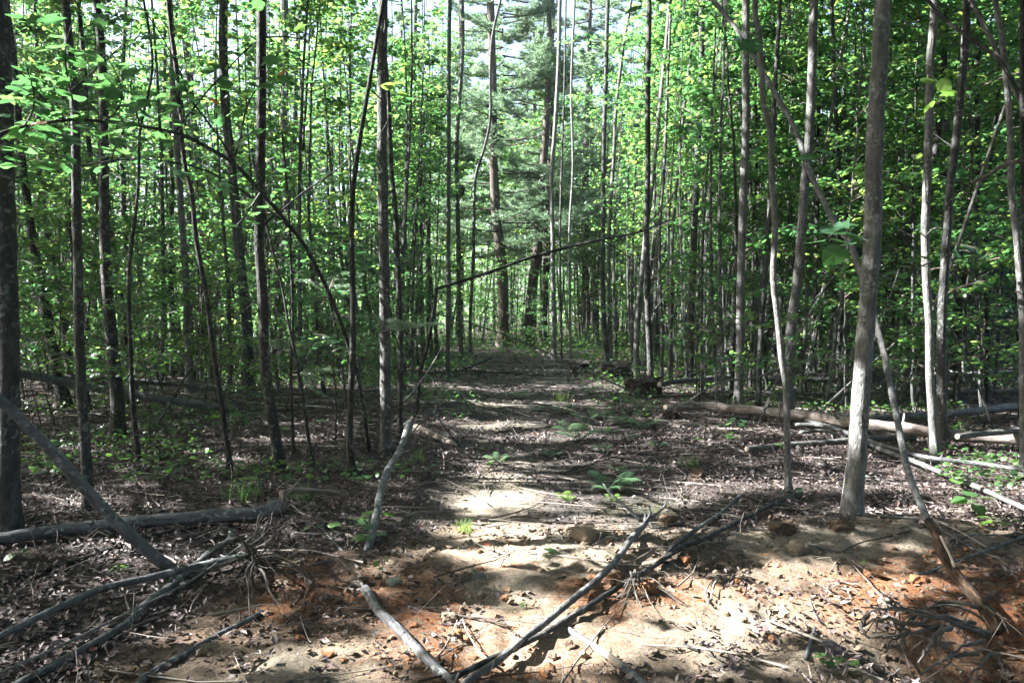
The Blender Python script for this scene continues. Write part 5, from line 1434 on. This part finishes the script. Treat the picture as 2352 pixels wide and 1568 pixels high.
seedling('shaded seedling under the smooth log at the left edge', 40, 1290, 22, 6, 34)
seedling('vine leaves beside the crossing of pole and smooth log', 240, 1230, 16, 4, 34, BIGM)
seedling('seedling in the dark litter below the smooth log', 270, 1315, 14, 5, 22)
for k in range(46):
    for tries in range(30):
        y = R.uniform(5.2, 11.5); x = R.uniform(-.6 * y, .62 * y)
        d, tr_, *_r = masks(np.array([x]), np.array([y]))
        if d[0] < .2 and (tr_[0] < .4 or R.random() < .1): break
    u = 1176 + x / y * FPX; v = 708 + CAM_H / y * FPX
    seedling('small green seedling among the dead leaves ' + ('left' if x < 0 else 'right') + ' of the path', u, v, R.uniform(.06, .22) * FPX / y, int(R.integers(4, 8)), R.uniform(.05, .085) * FPX / y, None, 'seedling', 'seedlings in the dead leaves ' + ('left' if x < 0 else 'right') + ' of the path')

# grass tufts
def tuft(label, u, v, w, n=60, mat='grass', h=1.0):
    p = ground_hit(u, v); s = w * p[1] / FPX; S = Soup()
    for k in range(n):
        b = R.normal(0, s * .22, 2); az = R.uniform(0, 6.28); L = s * R.uniform(.4, .9) * h; o = R.uniform(.1, .7)
        d = np.array([math.cos(az), math.sin(az), 0]); sd = np.array([-d[1], d[0], 0]) * .0018
        a = np.array([b[0], b[1], 0]); m_ = a + d * L * o * .4 + [0, 0, L * .6]; e = a + d * L * o + [0, 0, L * (1 - .4 * o)]
        S.add(np.array([a - sd, a + sd, m_ + sd, m_ - sd, e]), [(0, 1, 2, 3)], [(3, 2, 4)])
    o = link('grass_tuft', S.mesh('grass_tuft', [M[mat]]), None, tuple(p)); tag(o, label, 'grass')
    return o
tuft('thin tuft of yellowing grass in the bright sand', 1068, 1222, 46, 60)
tuft('wispy grass at the left foot of the propped log', 700, 1150, 70, 60, 'leaf_low')
tuft('thin grass beyond the long smooth log', 560, 1150, 90, 70, 'leaf_low')
tuft('loose grass left of the path by the litter', 960, 1060, 50, 40, 'grass')
tuft('fine grass beside the root-ended far log on the right', 1290, 925, 40, 40, 'grass')
tuft('small grass tuft on the mossy bank before the logs', 1590, 1075, 50, 50, 'grass')

# red leaf, dark curled leaves on the clay
CL = []
for s in range(3):
    CL.append(big_leaf_mesh('dead_leaf', M['litter'], s + 7))
for lab, u, v, w in [('dark curled leaf on the sand in the middle foreground', 1115, 1335, 44), ('dead dark leaf near the yellow seedling', 955, 1345, 40), ('curled brown leaf below the middle sand', 1135, 1372, 36), ('pale grey dead leaf at the bottom right foreground', 1930, 1500, 48),
                     ('greyish dead leaf on clay at bottom right', 2170, 1495, 36), ('pale blue-grey leaf at the bottom of the clay', 1640, 1470, 34), ('grey dead leaf by the bottom edge', 1330, 1545, 34), ('light leaf on the shaded clay near the root plate', 2130, 1402, 24), ('blue-grey leaf by the tiny seedling', 2010, 1330, 50),
                     ('pale dead leaf left of the hanging roots', 485, 1232, 38), ('dead leaf on the sunny clay by a stick', 1760, 1460, 44)]:
    p = ground_hit(u, v); s = w * p[1] / FPX
    o = link('dead_leaf', CL[R.integers(0, 3)], None, (p[0], p[1], p[2] + .02)); o.scale = (s,) * 3; o.rotation_euler = (R.normal(0, .3), R.normal(0, .3), R.uniform(0, 6.28)); tag(o, lab, 'leaf')
p = ground_hit(1118, 1256)
o = link('red_leaf', big_leaf_mesh('red_leaf', M['red_leaf'], 5), None, (p[0], p[1], p[2] + .015)); o.scale = (.05,) * 3; tag(o, 'small bright red leaf lying on the sunny sand', 'leaf')

# uprooted stump and root mounds at the right end of the path
def root_plate(label, u, v, w, name='root_mound', n=18, col='dark', arc=False):
    p = ground_hit(u, v); r = w * p[1] / FPX / 2
    t = thing(name, label, 'roots', tuple(p))
    m = link('earth', LM[col], t, (0, 0, r * .45)); m.scale = (r, r * .7, r * .85)
    roots(t, np.array(p), np.array(p) + [0, 0, r * .7], n, r * .8, r * 1.5, .012, 'root', .7)
    return t, p, r
t, p, r = root_plate('dark uprooted stump with a pale arching root at the far right of the path', 1336, 858, 62, n=26)
stem(t, 'arched_root', [(1345,830,p[1]),(1354,845,p[1]-.1),(1362,860,p[1]-.2),(1372,872,p[1]-.3),(1400,880,p[1]-.4)], (13, 6), np.array(p), 'bark_pale', 8)
root_plate('brush pile of roots behind the two close stems', 1418, 872, 84, n=34)
root_plate('brown mound of torn roots where the upright trunk stands', 1478, 912, 96, n=36)
root_plate('dark earth clump under the ragged end of the furrowed log', 1545, 965, 50, n=14)

# red cedar sprigs on the left
def cedar(label, u, v, yy, w, start):
    b = at_depth(start[0], start[1], yy); t = thing('cedar_branch', label, 'branch', tuple(b))
    s = w * yy / FPX; S = Soup(); C = resample(np.array([b, at_depth((u + start[0]) / 2, (v + start[1]) / 2 + 5, yy), at_depth(u, v, yy)]), 8)
    tube(S, C, np.linspace(.008, .002, 8), 4, .1, False, 0)
    c0 = at_depth(u, v, yy); Ps = []
    for k in range(7):
        a = C[int(R.integers(3, 8))]; e = np.array([R.normal(0, .5) + np.sign(c0[0] - b[0]) * .5, R.normal(0, .5), R.normal(-.02, .22)]) * s * .6
        tube(S, np.array([a, a + e * .5 + [0, 0, .02], a + e]), [.004, .003, .001], 4, 0, False, 0)
        t_ = R.uniform(.25, 1.05, 34)[:, None]
        Ps.append(a + e * t_ + R.normal(0, 1, (34, 3)) * (.02, .02, .012))
    P = np.concatenate(Ps)
    needle_tufts(S, P, R.uniform(.02, .05, len(P)), 1)
    link('spray', S.mesh('spray', [M['twig'], M['needle']], False, b), t)
cedar('grey-green feathery cedar sprig beside the straight dark trunk', 655, 785, 8.6, 120, (606, 790))
cedar('feathery cedar sprig hanging in front of the tall straight tree', 915, 742, 7.8, 95, (880, 760))
cedar('sunlit feathery cedar boughs behind the arch at the left', 765, 640, 11, 150, (740, 700))
cedar('lower shaded cedar bough left of the path', 700, 850, 10, 120, (671, 860))

# ------------------------------------------------------------------ a label of its own for every tree and sapling of the woods
MARKS = [(20, 'the thick trunk at the left edge'), (182, 'the grey trunk behind the leaning pole'), (252, 'the stout dark trunk'), (430, 'the pale lichened trunk'), (490, 'the bowed dark sapling'),
 (565, 'the white-spotted trunk'), (608, 'the straight dark trunk'), (640, 'the pale ribbed trunk'), (740, 'the arched sapling foot'), (810, 'the crooked dark sapling'), (885, 'the tall tree by the path'), (966, 'the broken pole'), (1030, 'the slim pale stem'),
 (1057, 'the slightly bent slim stem'), (1155, 'the largest pine'), (1218, 'the leaning pine'), (1272, 'the light slim trunk'), (1390, 'the two close stems'), (1464, 'the brush-pile trunk'),
 (1490, 'the root-mound trunk'), (1588, 'the white-flecked trunk'), (1700, 'the smooth pale trunk'), (1787, 'the snaking thin tree'), (1825, 'the sunlit leaning trunk'), (1930, 'the half sunlit stem'),
 (1990, 'the big smooth trunk'), (2134, 'the bright slim tree'), (2163, 'the rough patched tree'), (2345, 'the tree at the right edge')]
ORD = ['first', 'second', 'third', 'fourth', 'fifth', 'sixth', 'seventh', 'eighth', 'ninth', 'tenth', 'eleventh', 'twelfth', 'thirteenth', 'fourteenth', 'fifteenth', 'sixteenth']
KINDN = {'tree': 'slim background tree', 'sapling': 'small leafy sapling', 'pine': 'soft green background pine', 'pole': 'thin pole-like tree', 'seedling': 'small seedling'}
byk = {}
for o in SC.objects:
    g_ = o.get('group')
    if not g_ or o.parent: continue
    k = 'pole' if g_.startswith('thin pole') else 'pine' if g_.startswith('pines') else 'seedling' if g_.startswith('seedlings in') else 'sapling' if g_.startswith('saplings') else 'tree' if g_.startswith('trees') else None
    if k is None: continue
    u = 1176 + o.location.x / o.location.y * FPX
    m = min(range(len(MARKS)), key=lambda i: abs(MARKS[i][0] - u))
    y_ = o.location.y
    band = ('far ' if y_ > 30 else 'middle-distance ' if y_ > 19 else 'nearer ') if k != 'seedling' else ''
    byk.setdefault((k, m, u > MARKS[m][0], band), []).append((abs(MARKS[m][0] - u), o))
for (k, m, right, band), L in byk.items():
    L.sort(key=lambda a: a[0])
    for i, (d_, o) in enumerate(L):
        side = 'right' if right else 'left'
        pre = '' if len(L) == 1 else ORD[min(i, 15)] + ' '
        o['label'] = pre + band + KINDN[k] + ' ' + side + ' of ' + MARKS[m][1]

# ------------------------------------------------------------------ the air
HN = NT('haze_air')
pv = HN.n('ShaderNodeVolumePrincipled'); pv.inputs['Density'].default_value = 0.0004; pv.inputs['Color'].default_value = (0.86, 0.93, 1.0, 1); pv.inputs['Anisotropy'].default_value = 0.2
HN.l(pv.outputs[0], HN.out.inputs['Volume'])
hx, hy, h0, h1 = 430, 435, -8, 26
V = np.array([(x, y, z) for z in (h0, h1) for y in (-hy, hy) for x in (-hx, hx)], float)
tag(link('haze', new_mesh('haze', V, [(0, 2, 3, 1), (4, 5, 7, 6), (0, 1, 5, 4), (2, 6, 7, 3), (0, 4, 6, 2), (1, 3, 7, 5)], mats=[HN.m])), kind='stuff')
